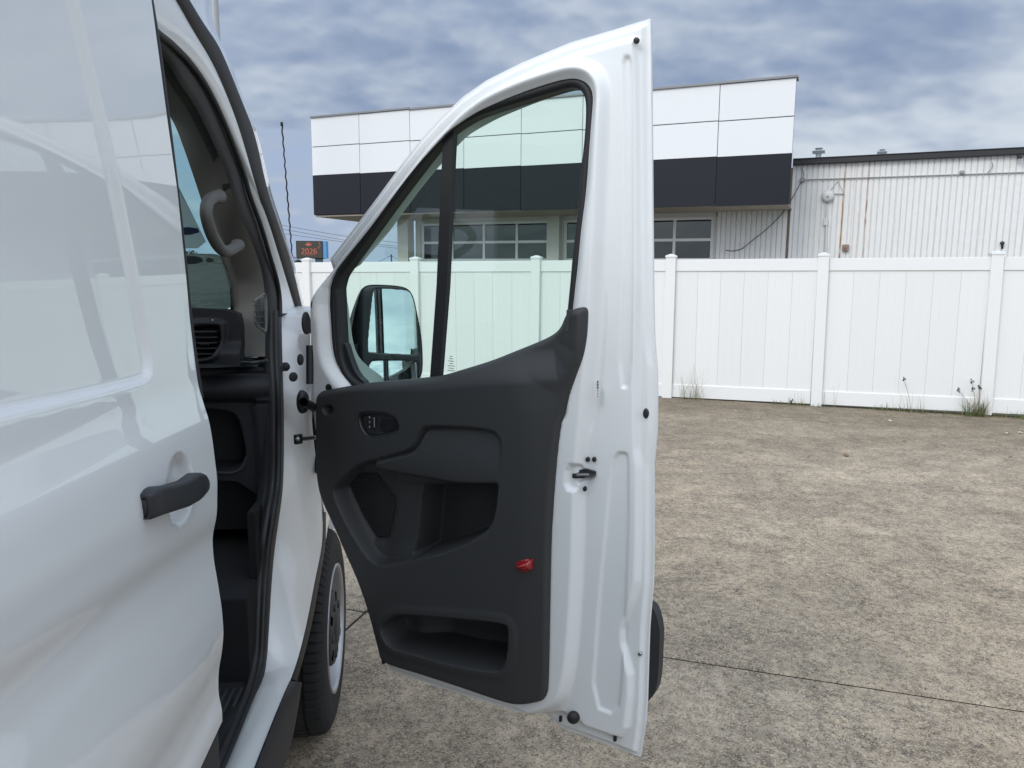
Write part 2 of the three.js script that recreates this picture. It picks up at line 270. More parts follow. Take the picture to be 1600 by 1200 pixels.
  const lines = tex(256, 256, (i, j) => { const row = Math.floor(j / 5), on = (j % 5 < 2) && vnoise(i / 9 + row * 31, row * 7.3) > 0.42 && vnoise(row * 0.23, 4.5) > 0.3; const k = on ? 0.45 : 0.56 + 0.04 * vnoise(i / 30, j / 9); return [k * 0.98, k, k * 0.95]; }, true);
  const paper = phys(0.97, 0.95, 0.93, 1, { map: lines, transmission: 0.55, thickness: 0 });
  stick('window_sticker', [[255, 240], [270, 283], [283, 305], [306, 346], [327, 388], [255, 388]], phys(0.42, 0.46, 0.46, 1, { transmission: 0.5, thickness: 0 }), side1 * 0.004);
  const s2 = stick('window_sticker', [[255, 397], [326, 396], [343, 398], [349, 406], [363, 444], [377, 484], [255, 494]], paper, side1 * 0.004);
  stick('sticker_band', [[255, 357], [308, 354], [313, 366], [255, 369]], std(0.03, 0.05, 0.12, 0.7), side1 * 0.0055, s2);
  stick('sticker_label', [[268, 400], [315, 400], [318, 412], [268, 414]], std(0.06, 0.085, 0.1, 0.7), side1 * 0.0055, s2);
  stick('sticker_emblem', [[321, 407], [324, 403], [330, 403], [335, 407], [331, 410], [324, 410]], std(0.09, 0.11, 0.11, 0.7), side1 * 0.0055, s2);
  const dec = stick('window_decal', [[273, 196], [278, 189], [286, 190], [294, 199], [291, 206], [281, 203]], std(0.015, 0.02, 0.05, 0.6), side1 * 0.006);
  stick('decal_centre', [[279, 196], [282, 193], [287, 196], [289, 200], [284, 201]], std(0.4, 0.45, 0.5, 0.6), side1 * 0.0075, dec);
  // cab shell: roof, visor, far wall with its window, bulkhead, floor, bonnet
  part('roof', [box(-2.1, -0.60, 2.30, 2.345, -1.15, 2.6, 0.02), box(-2.1, -0.55, 2.10, 2.30, -1.45, -1.10, 0.05)], M.paint, van);
  part('sun_visor', obox(w1.clone().add(V(-0.55, 0.09, 0.035)), V(1, 0, 0), wd, wn, 1.1, 0.2, 0.03, 0.012), M.carpet, van);
  part('headliner', [box(-2.05, -0.52, 2.05, 2.09, -1.5, -0.6, 0.01)], M.greyTrim, van);
  part('bulkhead', [box(-2.05, -0.48, 0.5, 2.29, -0.55, -0.5)], M.greyTrim, van);
  part('far_side', [box(-2.12, -2.06, 0.5, 1.35, -2.9, 2.6), box(-2.12, -2.06, 1.95, 2.3, -1.5, 2.6), box(-2.12, -2.06, 1.35, 1.95, -1.0, 2.6)], M.paint, van);
  part('rear_panel', [box(-2.1, -0.40, 0.5, 2.3, 2.6, 2.64)], M.paint, van);
  part('bonnet', [mk([-2.05, 1.28, -2.15, -0.44, 1.28, -2.15, -2.05, 1.02, -3.25, -0.44, 1.02, -3.25, -2.05, 0.45, -3.35, -0.44, 0.45, -3.35], [0, 1, 2, 1, 3, 2, 2, 3, 4, 3, 5, 4])], M.paint, van);
  // dashboard
  const dz = -1.95, dp = (l, z = dz) => l.map((p) => { const P = onZ(p[0], p[1], z); return [P.x, P.y]; });
  const vent = poly(chaikin(dp([[285, 512], [338, 508], [341, 515], [339, 545], [331, 561], [285, 563]]), 2)), ring = poly(chaikin(dp([[270, 500], [345, 498], [352, 512], [348, 548], [338, 568], [270, 570]]), 2));
  const face = part('dashboard', [relief(poly(dp([[200, 476], [297, 483], [347, 485], [366, 492], [371, 520], [376, 572], [200, 575]])), [], 0.004, (x, y) => 0.012 * sst(0, 0.008, -ring.near(x, y, 0.02)) - 0.05 * sst(0, 0.006, -vent.near(x, y, 0.02)) - 0.03 * sst(1.395, 1.43, y), (x, y, h) => V(x, y, dz + h), 0.05),
    box(-1.95, -0.50, 1.36, 1.402, -2.3, -1.99, 0.015), box(-0.8, -0.445, 0.9, 1.345, -2.4, -2.06), box(-2.0, -0.78, 1.0, 1.38, -2.3, -1.97, 0.02)], M.dash, van);
  const vp0 = onZ(290, 510, dz), vp1 = onZ(338, 510, dz), vb = onZ(300, 562, dz);
  for (let i = 1; i < 6; i++) { const y = lerp(vp0.y, vb.y, i / 6); part('vent_slat', box(vp0.x - 0.03, vp1.x - 0.004, y - 0.0012, y + 0.0012, dz - 0.03, dz - 0.004), M.trim, face); }
  part('vent_tab', box(onZ(312, 535, dz).x, onZ(327, 535, dz).x, vb.y + 0.036, vb.y + 0.042, dz - 0.005, dz + 0.003, 0.002), M.trimGloss, face);
  part('indicator_lamp', new THREE.SphereGeometry(0.0016, 8, 6).translate(...onZ(332, 500, dz + 0.016).toArray()), std(0.8, 0.8, 0.8, 0.3), face);
  const l0 = onZ(280, 582, -1.88), l1 = onX(441, 574, -0.40), l2 = onX(446, 573, -0.392);
  const ledge = part('dash_ledge', [tube([l0, onX(360, 581, -0.52), onX(420, 579, -0.42), l1, l2], 0.012, 12, 60), new THREE.SphereGeometry(0.0125, 12, 8).translate(l2.x, l2.y, l2.z),
    mk([l0.x, l0.y + 0.011, l0.z, -0.52, l0.y + 0.011, -1.88, -0.41, l1.y + 0.010, l1.z, l0.x, l0.y + 0.02, -2.1, -0.43, l1.y + 0.014, -2.15], [0, 1, 3, 1, 2, 4, 1, 4, 3])], M.dash, van);
  part('cup_ring', new THREE.TorusGeometry(0.036, 0.005, 8, 40).rotateX(Math.PI / 2).translate(...onX(393, 564, -0.46).toArray()), M.trimGloss, ledge);
  const lz = -1.97, lp = (l) => dp(l, lz);
  const bin = poly(chaikin(lp([[290, 640], [345, 640], [364, 645], [374, 657], [382, 690], [385, 712], [376, 731], [362, 738], [290, 738]]), 2)), colm = poly(lp([[390, 634], [400, 618], [430, 615], [430, 775], [404, 772]]));
  const seamY = onZ(340, 628, lz).y, topY = onZ(340, 588, lz).y;
  part('lower_dash', [relief(poly(lp([[270, 585], [425, 583], [425, 766], [404, 775], [372, 752], [270, 748]])), [], 0.004, (x, y) => 0.03 * Math.pow(Math.max(0, Math.sin(Math.PI * clamp((y - seamY) / (topY - seamY)))), 0.6) + 0.02 * sst(0, 0.02, -colm.near(x, y, 0.03)) - 0.10 * sst(0, 0.012, -bin.near(x, y, 0.03)) - 0.006 * sst(0.004, 0, Math.abs(y - seamY)), (x, y, h) => V(x, y, lz + h), 0.08)], M.dash, van);
  part('bin_edge', tube([[340, 738], [362, 739], [377, 732], [386, 713]].map((p) => onZ(p[0], p[1], lz + 0.004)), 0.0025, 6, 30), M.trim, van);
  part('footwell_carpet', [box(-2.0, -0.43, 0.80, 1.3, -2.35, -2.25), box(-0.445, -0.425, 0.80, 1.03, -2.3, -1.80, 0.008)], M.carpet, van);
  part('cab_floor', [box(-2.0, -0.425, 0.64, 0.86, -2.4, -1.69, 0.006), box(-2.0, -0.50, 0.5, 0.64, -2.4, -0.5)], M.carpet, van);
  const st = part('step_tread', [box(-0.75, -0.435, 0.60, 0.655, -1.70, -0.9, 0.01)], M.dash, van);
  for (let i = 0; i < 7; i++) part('tread_rib', box(-0.52 + i * 0.016, -0.514 + i * 0.016, 0.655, 0.659, -1.66, -1.0, 0.0015), M.trim, st);
  // pillar fittings
  const plug = (name, px, py, X, r, par, sy = 1, mat = M.rubber, n = V(0.75, 0, 0.66)) => part(name, disc(onX(px, py, X), n, r, 0.004, 20, sy), mat, par);
  plug('plug', 459, 589, -0.352, 0.0125, pil); plug('plug', 470, 562, -0.34, 0.009, pil, 1.7);
  plug('bumper_stop', 479, 505, -0.332, 0.014, pil, 2.2);
  part('wiring_boot', [disc(onX(473, 628, -0.342), V(0.8, 0, 0.6), 0.019, 0.012, 24, 1.7), tube([onX(474, 628, -0.33), onX(484, 633, -0.325), onX(498, 640, -0.33)], 0.012, 10, 20)], M.rubber, pil);
  part('check_strap', [obox(onX(466, 686, -0.352), V(0.66, 0, -0.75), V(0, 1, 0), V(0.75, 0, 0.66), 0.022, 0.026, 0.012, 0.002), rod(onX(470, 686, -0.345), onX(498, 683, -0.32), 0.006), disc(onX(466, 686, -0.342), V(0.75, 0, 0.66), 0.007, 0.004)], M.trimGloss, pil);
  part('strap_bolt', disc(onX(466, 686, -0.339), V(0.75, 0, 0.66), 0.005, 0.004), M.steel, pil);
  part('door_hinge', [rod(onX(484, 540, -0.33), onX(484, 600, -0.33), 0.010), rod(onX(489, 500, -0.33), onX(489, 520, -0.33), 0.014)], M.rubber, van);
  part('door_hinge', [rod(onX(491, 640, -0.335), onX(497, 738, -0.335), 0.009)], M.rubber, van);
  // wing, wheel arch, wheel
  const arch = []; for (let i = 0; i <= 24; i++) { const a = Math.PI * (1.02 - 1.04 * i / 24); arch.push([-2.585 - 0.435 * Math.cos(a), 0.385 + 0.435 * Math.sin(a)]); }
  part('front_wing', relief(poly([[-2.165, 1.44], [-2.175, 1.2], [-2.25, 1.0], [-2.36, 0.82], [-2.36, 0.755], ...arch.filter((p) => p[0] < -2.36).sort((a, b) => b[0] - a[0]), [-3.1, 0.40], [-3.3, 0.45], [-3.25, 1.02], [-2.9, 1.15]]), [], 0.02, () => 0, (z, y, h) => V(-0.338 + h - 0.25 * sst(-2.7, -3.4, z), y, z), 0.03), M.paint, van);
  const lin = new THREE.CylinderGeometry(0.45, 0.45, 0.5, 40, 1, true, -0.1, Math.PI + 0.2).rotateZ(Math.PI / 2).rotateX(Math.PI / 2);
  lin.rotateX(Math.PI); 
  { const pos = [], idx = []; for (let i = 0; i <= 40; i++) { const a = -0.25 + (Math.PI + 0.5) * i / 40, z = -2.585 - 0.44 * Math.cos(a), y = 0.385 + 0.44 * Math.sin(a); pos.push(-0.415, y, z, -0.9, y, z); if (i) { const b = 2 * i - 2; idx.push(b, b + 1, b + 2, b + 1, b + 3, b + 2); } }
    part('wheel_arch', [mk(pos, idx), box(-0.95, -0.9, 0.3, 1.1, -3.1, -2.1), strip([[504, 800], [504, 850], [494, 902], [482, 967], [468, 1025], [456, 1062]].map((p) => onX(p[0], p[1], -0.340)), [[508, 800], [508, 850], [499, 902], [488, 967], [474, 1025], [462, 1066]].map((p) => onX(p[0], p[1], -0.346)), V(1, 0, 0), 0.006, 0.015, 50)], M.rubber, van); }
  part('mud_flap', [strip([[455, 1064], [440, 1098], [417, 1156], [396, 1210]].map((p) => onX(p[0], p[1], -0.333)), [[471, 1066], [466, 1107], [456, 1160], [440, 1215]].map((p) => onX(p[0], p[1], -0.318)), V(0.9, 0, 0.43), 0.008, 0.004, 40, 8, 0.5)], M.handle, van);
  // tyre: tread pattern cut into the surface
  const cx = -0.345 - 0.118, cy = 0.352, cz = -2.575, TH = 840;
  const tp = [[-0.118, 0.218], [-0.121, 0.235], [-0.1235, 0.262], [-0.1225, 0.29], [-0.117, 0.315], [-0.108, 0.334], [-0.1, 0.343], [-0.09, 0.347], [-0.08, 0.349], [-0.066, 0.3505], [-0.060, 0.351], [-0.056, 0.343], [-0.050, 0.343], [-0.046, 0.3515], [-0.03, 0.352], [-0.012, 0.352], [-0.007, 0.344], [0.007, 0.344], [0.012, 0.352], [0.03, 0.352], [0.046, 0.3515], [0.05, 0.343], [0.056, 0.343], [0.06, 0.351], [0.09, 0.347], [0.108, 0.334], [0.117, 0.315], [0.118, 0.218]];
  { const pos = [], idx = [], uv = [], n = tp.length; for (let i = 0; i <= TH; i++) { const th = i / TH * 2 * Math.PI; for (const [x, r] of tp) { const ax = Math.abs(x); let rr = r; if (r > 0.325 && ax > 0.055) rr -= 0.0075 * (((i + Math.round(x * 60)) % 12) < 2 ? 1 : 0); else if (ax < 0.05 && r > 0.35) rr -= 0.005 * (((i + Math.round(x * 120)) % 14) < 2 ? 1 : 0); pos.push(x, rr * Math.sin(th), rr * Math.cos(th)); uv.push(x * 4, th * 1.4); } if (i) for (let k = 0; k < n - 1; k++) { const a = (i - 1) * n + k; idx.push(a, a + 1, a + n, a + 1, a + n + 1, a + n); } }
    const wheel = part('front_wheel', mk(pos, idx, uv).rotateY(Math.PI).translate(cx, cy, cz), M.tyre, van); wheel.name = 'front_wheel';
    const lathe = (l, s = 64) => new THREE.LatheGeometry(l.map((p) => new THREE.Vector2(p[0], p[1])), s).rotateZ(-Math.PI / 2).translate(cx, cy, cz);
    part('rim', [lathe([[0.222, 0.117], [0.222, 0.123], [0.212, 0.122], [0.206, 0.110], [0.200, 0.06], [0.192, 0.045], [0.17, 0.05], [0.155, 0.07], [0.14, 0.078], [0.125, 0.07], [0.05, 0.07], [0, 0.07]])], M.rim, wheel);
    const cap = [lathe([[0.130, 0.066], [0.130, 0.108], [0.122, 0.117], [0.075, 0.119], [0.06, 0.121], [0.055, 0.128], [0.02, 0.131], [0, 0.131]], 48)];
    for (let i = 0; i < 5; i++) { const a = i / 5 * 2 * Math.PI; cap.push(new THREE.CylinderGeometry(0.014, 0.017, 0.02, 12).rotateZ(-Math.PI / 2).translate(cx + 0.115, cy + 0.09 * Math.sin(a), cz + 0.09 * Math.cos(a))); cap.push(obox(V(cx + 0.113, cy + 0.105 * Math.sin(a + 0.63), cz + 0.105 * Math.cos(a + 0.63)), V(1, 0, 0), V(0, Math.sin(a + 0.63), Math.cos(a + 0.63)), V(0, Math.cos(a + 0.63), -Math.sin(a + 0.63)), 0.012, 0.035, 0.03, 0.003)); }
    part('hub_cap', cap, std(0.03, 0.029, 0.028, 0.6), wheel); }
  for (const [x, z] of [[-1.95, -2.575], [-1.95, 1.2], [-0.463, 1.2]]) part('road_wheel', new THREE.CylinderGeometry(0.352, 0.352, 0.23, 32).rotateZ(Math.PI / 2).translate(x, 0.352, z), M.tyre, van);
  // whip antenna
  const a0 = onX(459, 432, -0.44), a1 = onX(440.5, 197, -0.44), ad = a1.clone().sub(a0), hel = [];
  for (let i = 0; i <= 160; i++) { const t = i / 160, a = t * 2 * Math.PI * 14; hel.push(a0.clone().addScaledVector(ad, t).add(V(0.0011 * Math.cos(a), 0, 0.0011 * Math.sin(a)))); }
  part('antenna', [tube(hel, 0.0023, 6, 500), rod(a1, a1.clone().addScaledVector(ad, 0.025), 0.0042, 0.0038), rod(a0.clone().addScaledVector(ad, -0.12), a0, 0.006, 0.003)], M.rubber, van);
}
// ---------------------------------------------------------------- the open front door
{
  const U = V(0.7913, 0, 0.6114), N = V(-0.6114, 0, 0.7913), H0 = V(-0.332, 0, -2.18);
  const D = (px, py, h = 0) => { const p = onPlane(px, py, N, H0.clone().addScaledVector(N, h)); return [p.clone().sub(H0).dot(U), p.y]; };
  const DL = (l, h = 0) => l.map((p) => D(p[0], p[1], h));
  const at = (u, v, h) => V(H0.x + U.x * u + N.x * h, v, H0.z + U.z * u + N.z * h);
  const pt = (px, py, h) => { const q = D(px, py, h); return at(q[0], q[1], h); };
  const shell = poly(DL([[499, 690], [492, 640], [490, 600], [489, 530], [488, 475], [490, 462]], 0.04).concat(DL([[494, 452], [501, 440], [510, 422]], 0.03)).concat(DL([[517, 405], [555, 356], [592, 307], [630, 255], [660, 217], [690, 184], [724, 152], [761, 126], [817, 98], [892, 67], [967, 45], [1017, 29.5], [1017.5, 60], [1019, 200], [1020, 330], [1021, 440], [1022.5, 520], [1024, 548], [1027, 573], [1027.5, 632], [1027, 674], [1024.5, 701], [1022, 725], [1022, 850], [1021, 912], [1018, 944], [1015, 981], [1012.5, 1060], [1011.5, 1094], [1009, 1131], [1001, 1182], [950, 1162], [880, 1137]])).concat(DL([[830, 1119], [800, 1107], [700, 1077], [640, 1056], [610, 1045]], 0.042)).concat(DL([[604, 985], [578, 900], [548, 830], [520, 770], [505, 735]], 0.045)));
  const winOut = poly([...chaikin(DL([[514, 450], [520, 428], [538, 405], [571, 366], [593, 336], [641, 270], [690, 214], [705, 200], [742, 176], [780, 159], [817, 144], [855, 131], [885, 123], [905, 123], [921, 132], [928, 148], [926, 176], [922, 225], [917, 300], [909, 356], [904, 412], [900, 446], [894, 500]], 0.03), 2, false), ...DL([[880, 640], [560, 640]], 0.03), ...chaikin(DL([[547, 600], [530, 580], [521, 562], [517, 540], [515, 507], [513, 475]], 0.03), 1, false)]);
  const glassP = poly([...chaikin(DL([[530, 450], [534, 433], [541, 422], [590, 354], [609, 327], [656, 264], [692, 219], [709, 203], [742, 183], [780, 170], [819, 158], [855, 147], [885, 138], [900, 136.5], [911, 143], [917, 160], [915, 210], [909, 262], [904, 330], [896, 394], [892, 440], [886, 500]], 0.02), 2, false), ...DL([[872, 630], [575, 630]], 0.02), ...chaikin(DL([[566, 600], [556, 594], [545, 582], [536, 560], [533, 520], [531, 480]], 0.02), 1, false)]);
  const plateau = poly([...DL([[470, 1150], [470, 480]]), ...chaikin(DL([[497, 452], [506, 436], [524, 407], [562, 360], [600, 309], [640, 256], [668, 222], [697, 190], [730, 164], [766, 141], [820, 117], [880, 97], [910, 93], [935, 101], [950, 124], [954, 160], [951, 250], [947, 350], [942, 440], [938, 520], [930, 600], [924, 660], [921, 690], [917, 720], [914, 800], [911, 900], [905, 1000], [896, 1070], [880, 1105], [840, 1118]], 0.03), 2, false)]);
  const step1 = poly(DL([[470, 1150], [470, 480], [522, 415], [562, 362], [602, 311], [642, 260], [670, 224], [700, 195], [734, 164], [770, 139], [824, 112], [896, 82], [968, 61], [990, 55], [999, 60], [1002, 330], [1003, 440], [1001, 520], [1000, 600], [1000, 700], [1004, 730], [1003, 850], [1001, 910], [994, 940], [984, 965], [978, 985], [978, 1005], [984, 1030], [991, 1055], [990, 1090], [984, 1140], [972, 1156], [955, 1152], [910, 1136], [905, 1128], [880, 1115]], 0.02));
  const r1 = poly(chaikin(DL([[971, 88], [985, 84], [990, 100], [992, 200], [991, 440], [988, 609], [964, 607], [972, 440], [975, 250], [972, 130]], 0.028), 1)), r2 = poly(chaikin(DL([[960, 705], [980, 705], [984, 716], [984, 800], [981, 900], [977, 990], [974, 1060], [967, 1121], [923, 1105], [932, 960], [944, 830], [952, 740]], 0.028), 1));
  const latchP = poly(chaikin(DL([[886, 722], [908, 722], [912, 736], [928, 738], [926, 752], [906, 754], [904, 769], [884, 765]], 0.045), 1));
  const bead = poly(chaikin(DL([[936, 440], [931, 545], [923, 610], [913, 674], [918, 680], [931, 656], [936, 600], [944, 470]], 0.05), 1));
  const TH = 0.06;
  const trim = poly([...chaikin(DL([[497, 640], [497, 622], [500, 613], [507, 610], [540, 604], [567, 600], [635, 595], [686, 588], [717, 578], [755, 566], [790, 551], [830, 535], [850, 525], [862, 514], [874, 497], [886, 485], [905, 480.5], [914, 479.5], [918, 483], [918, 495], [916, 528], [911, 558], [900, 591], [887, 630], [878, 663], [872, 710], [867, 770], [862, 850], [860.6, 944], [858.5, 1065], [857, 1082], [852, 1094], [843, 1099], [812, 1102], [779, 1093], [716, 1071], [654, 1051], [622, 1042], [605, 1035], [597, 1025]], TH), 2, false), ...chaikin(DL([[591, 1000], [576, 944], [560, 900], [545, 867], [525, 820], [507, 782], [500, 757], [497, 725]], TH), 1, false)]);
  const hf = (u, v) => {
    const dO = -shell.sd(u, v); let h = 0.003 + 0.010 * sst(0.008, 0.016, dO);
    h += 0.016 * sst(0, 0.014, -step1.near(u, v, 0.05));
    h += 0.028 * sst(-0.004, 0.022, -plateau.near(u, v, 0.05));
    h -= 0.006 * sst(0, 0.007, -r1.near(u, v, 0.03)) + 0.006 * sst(0, 0.007, -r2.near(u, v, 0.03));
    h -= 0.004 * sst(0, 0.010, -bead.near(u, v, 0.03));
    h -= 0.012 * sst(0, 0.010, -latchP.near(u, v, 0.03));
    const w = winOut.near(u, v, 0.06); h -= 0.026 * (1 - Math.pow(sst(-0.002, 0.028, w), 0.7));
    const ti = -trim.near(u, v, 0.14); return lerp(h, -0.043 - 0.034 * sst(0.05, 0.10, ti), sst(0.004, 0.02, ti));
  };
  const door = part('front_door', [relief(shell, [winOut], 0.0035, hf, at, 0.008), relief(shell, [winOut], 0.012, (u, v) => { const d = -shell.sd(u, v), e = sst(0, 0.07, d); return -0.0055 - 0.046 * e - 0.055 * sst(0.03, 0.13, d) * (1 - 0.6 * sst(1.3, 1.6, v)); }, at, 0)], M.paintIn, van);
  // seals, glass, division bar
  const sealOut = poly(winOut.pts.map((p) => [p[0] + (p[0] > 0.5 ? 0.003 : -0.003), p[1] + 0.003]));
  part('window_seal', relief(sealOut, [glassP], 0.004, (u, v) => 0.022 + 0.008 * Math.pow(Math.max(0, Math.sin(Math.PI * clamp(glassP.sd(u, v) / 0.022))), 0.6), at, 0.03), M.seal, door);
  const gp = poly(DL([[515, 430], [600, 320], [705, 185], [850, 130], [900, 120], [930, 130], [900, 500], [880, 640], [560, 640], [520, 560]], 0.004));
  part('window_pane', relief(gp, [], 0.03, () => 0.004, at, 0), M.glass, door);
  part('division_bar', relief(poly(DL([[692, 214], [709, 200], [698, 446], [686, 600], [671, 600], [682, 446]], 0.016)), [], 0.003, () => 0.016, at, 0.016), M.seal, door);
  part('mirror_base', relief(poly(chaikin(DL([[524, 530], [534, 532], [540, 538], [546, 560], [556, 585], [572, 600], [570, 612], [545, 606], [530, 580]], 0.012), 1)), [], 0.004, () => 0.012, at, 0.02), M.handle, door);
  // etched mark low on the glass
  { const q = pt(705, 568, 0.006), g = []; for (let i = 0; i < 7; i++) g.push(obox(q.clone().add(V(0, 0.018 - i * 0.006, 0)), U, V(0, 1, 0), N, [0.008, 0.012, 0.018, 0.01, 0.022, 0.016, 0.024][i], 0.0016, 0.0006)); part('glass_mark', g, std(0.10, 0.13, 0.12, 0.8), door); }
  // trim panel
  const arm = poly(chaikin(DL([[673, 662], [730, 664], [772, 668], [787, 676], [792, 692], [790, 730], [786, 762], [781, 797], [775, 817], [762, 832], [730, 850], [685, 865], [635, 877], [607, 882], [591, 879], [575, 862], [555, 830], [535, 790], [527, 767], [529, 757], [557, 727], [580, 717], [620, 707], [645, 700], [653, 692], [662, 670]], TH), 2));
  const pad = poly(chaikin(DL([[580, 716], [622, 706], [646, 700], [655, 690], [664, 668], [675, 662], [790, 664], [798, 690], [796, 750], [796, 761], [780, 761], [640, 762], [614, 762], [604, 752]], TH), 1));
  const deep = poly(chaikin(DL([[646, 766], [656, 760], [797, 760], [792, 842], [735, 862], [660, 880], [636, 880], [642, 820]], TH), 1));
  const grille = poly(chaikin(DL([[546, 758], [562, 741], [588, 742], [598, 755], [615, 776], [617, 788], [607, 838], [588, 838], [568, 805]], TH - 0.03), 0));
  const low = poly(chaikin(DL([[601, 974], [622, 957], [640, 955.5], [716, 961], [790, 968], [802, 974], [801, 1005], [797, 1030], [790, 1041], [779, 1044], [716, 1034], [654, 1017], [622, 1009], [609, 997]], TH), 2));
  const bez = poly(chaikin(DL([[566, 652], [569, 643], [580, 641.5], [603, 642], [622, 647], [630, 658], [632, 670], [622, 677], [600, 682], [585, 683], [575, 677], [569, 666]], TH), 2));
  const pull = poly(chaikin(DL([[511, 632], [528, 631], [528, 646], [514, 647]], TH), 1));
  const fold = [D(600, 609, TH), D(680, 606, TH), D(740, 601, TH), D(800, 597, TH), D(850, 596, TH), D(876, 594, TH), D(890, 580, TH), D(905, 550, TH), D(908, 500, TH)];
  const foldP = poly([...fold, ...DL([[905, 470], [800, 470], [520, 560], [520, 606]], TH)]);
  const crease = poly(DL([[830, 590], [846, 640], [850, 760], [842, 870], [834, 1000], [828, 1100], [900, 1150], [1000, 700], [930, 560]], TH));
  const lu0 = D(625, 985, TH)[0], vS = D(720, 762, TH)[1], vT = D(720, 664, TH)[1];
  const th = (u, v) => {
    const dE = -trim.sd(u, v); let h = 0.080 - 0.020 * Math.pow(1 - clamp(dE / 0.016), 2.2);
    const f = -foldP.near(u, v, 0.09); h -= 0.045 * sst(-0.006, 0.075, f);
    h -= 0.012 * sst(-0.05, 0.06, -crease.near(u, v, 0.09));
    const a = -arm.near(u, v, 0.04), k = sst(0, 0.012, a);
    if (k > 0) {
      let t = 0.026 + 0.016 * sst(0.06, 0, a);
      const gd = grille.near(u, v, 0.05); t = lerp(t, 0.024, sst(0.02, 0, gd));
      const dp = sst(0, 0.014, -deep.near(u, v, 0.05)); t = lerp(t, -0.06, dp);
      const pd = sst(-0.002, 0.016, -pad.near(u, v, 0.04)); const q = clamp((v - vS) / (vT - vS)); t = lerp(t, 0.066 + 0.014 * Math.sin(Math.PI * Math.pow(q, 0.6)) - 0.03 * sst(0.12, 0, q), pd);
      h = lerp(h, t, k);
    }
    h = lerp(h, lerp(-0.015, -0.058, sst(lu0, lu0 + 0.10, u)), sst(0, 0.009, -low.near(u, v, 0.03)));
    h += 0.003 * sst(0.03, 0.012, Math.abs(low.near(u, v, 0.05)) ) ;
    h -= 0.012 * sst(0, 0.006, -bez.near(u, v, 0.03));
    h -= 0.022 * sst(0, 0.006, -pull.near(u, v, 0.03));
    return h;
  };
  const tm = part('door_trim', relief(trim, [], 0.0035, th, at, 0.045), M.trim, door);
  void tm;
  const gh = 0.029; { const gt = tex(8, 8, (i, j) => j < 4 ? 0 : 1, false, 1); gt.repeat.set(1, 1 / 0.0052); const m = std(0.018, 0.018, 0.019, 0.7, { bumpMap: gt, bumpScale: 0.002 });
    part('speaker_grille', relief(grille, [], 0.0026, (u, v) => gh + 0.0012 * Math.sin(v / 0.0052 * 2 * Math.PI), at, 0.01), m, door); }
  part('handle_bezel', relief(bez, [], 0.0025, (u, v) => { const d = -bez.sd(u, v); return 0.08 - 0.022 * sst(0.004, 0.014, d); }, at, 0.03), M.trimGloss, door);
  part('inside_handle', relief(poly(chaikin(DL([[593, 655], [612, 655], [625, 662], [626, 668], [612, 673], [594, 674]], 0.07), 1)), [], 0.0025, (u) => 0.072 - 0.05 * Math.abs(u - D(606, 664, 0.07)[0]), at, 0.015), M.trimGloss, door);
  part('lock_slider', [obox(pt(580, 660, 0.074), U, V(0, 1, 0), N, 0.026, 0.030, 0.012, 0.003), ], M.trimGloss, door);
  part('lock_mark', [0, 1, 2].map((i) => obox(pt(577.5, 652 + i * 7.5, 0.081), U, V(0, 1, 0), N, 0.004, 0.006, 0.001)).concat([obox(pt(585, 660, 0.081), U, V(0, 1, 0), N, 0.003, 0.026, 0.001)]), std(0.25, 0.25, 0.25, 0.5), door);
  part('trim_screw_cover', obox(pt(894, 502, 0.062), U, V(0, 1, 0), N, 0.028, 0.05, 0.004, 0.003), M.trim, door);
  const rf = poly(DL([[808.5, 882], [811, 875.5], [824, 871.5], [835.5, 872], [835, 887], [825, 892], [810, 888]], 0.07));
  part('reflector', [relief(rf, [], 0.003, (u, v) => 0.080 + 0.012 * sst(0, 0.012, -rf.sd(u, v)) + 0.0015 * Math.cos(u * 900) * Math.cos(v * 900), at, 0.02)], M.red, door);
  // metal shell fittings
  const plug = (name, px, py, h, r, sy = 1, mat = M.rubber) => part(name, disc(pt(px, py, h), N, r, 0.003, 20, sy), mat, door);
  plug('plug', 994, 63, 0.030, 0.0062, 1); plug('plug', 1009, 646, 0.015, 0.0065, 1.7); plug('plug', 491, 477, 0.045, 0.014, 1.1); plug('plug', 494, 599, 0.050, 0.013, 1.0); plug('plug', 514, 606, 0.056, 0.013, 0.9);
  plug('screw_hole', 918, 718, 0.036, 0.0045, 1.3); plug('screw_hole', 928, 718, 0.035, 0.0045, 1.3); plug('screw_hole', 913.5, 764, 0.044, 0.0045, 1.3);
  part('bump_stop', new THREE.SphereGeometry(0.0155, 20, 14).scale(1, 1, 0.8).translate(...pt(896, 1121, 0.036).toArray()), M.rubber, door);
  part('slot', obox(pt(876, 1123, 0.024), U, V(0, 1, 0), N, 0.007, 0.014, 0.008, 0.002), M.rubber, door);
  part('slot', obox(pt(961, 1153, 0.020), U, V(0, 1, 0), N, 0.007, 0.016, 0.008, 0.002), M.rubber, door);
  part('screw', disc(pt(1000, 1022, 0.016), N, 0.005, 0.003), M.steel, door);
  part('door_latch', [relief(poly(DL([[894, 736], [913, 735], [926, 739], [925, 744], [912, 747], [895, 747]], 0.047)), [], 0.003, (u, v) => 0.049 - 0.01 * sst(0, 0.006, v - D(905, 743, 0.047)[1]), at, 0.02)], M.rubber, door);
  part('latch_claw', [rod(pt(902, 742, 0.052), pt(920, 742, 0.052), 0.003)], M.steel, door);
  part('info_label', [obox(pt(932.5, 609, 0.052), U, V(0, 1, 0), N, 0.011, 0.036, 0.0014)], std(0.75, 0.75, 0.75, 0.7), door);
  part('label_print', [0, 1, 2, 3, 4, 5].map((i) => obox(pt(934, 596.5 + i * 4.6, 0.0535), U, V(0, 1, 0), N, i < 3 ? 0.0028 : 0.0016, i < 3 ? 0.0045 : 0.002, 0.0006)), M.rubber, door);
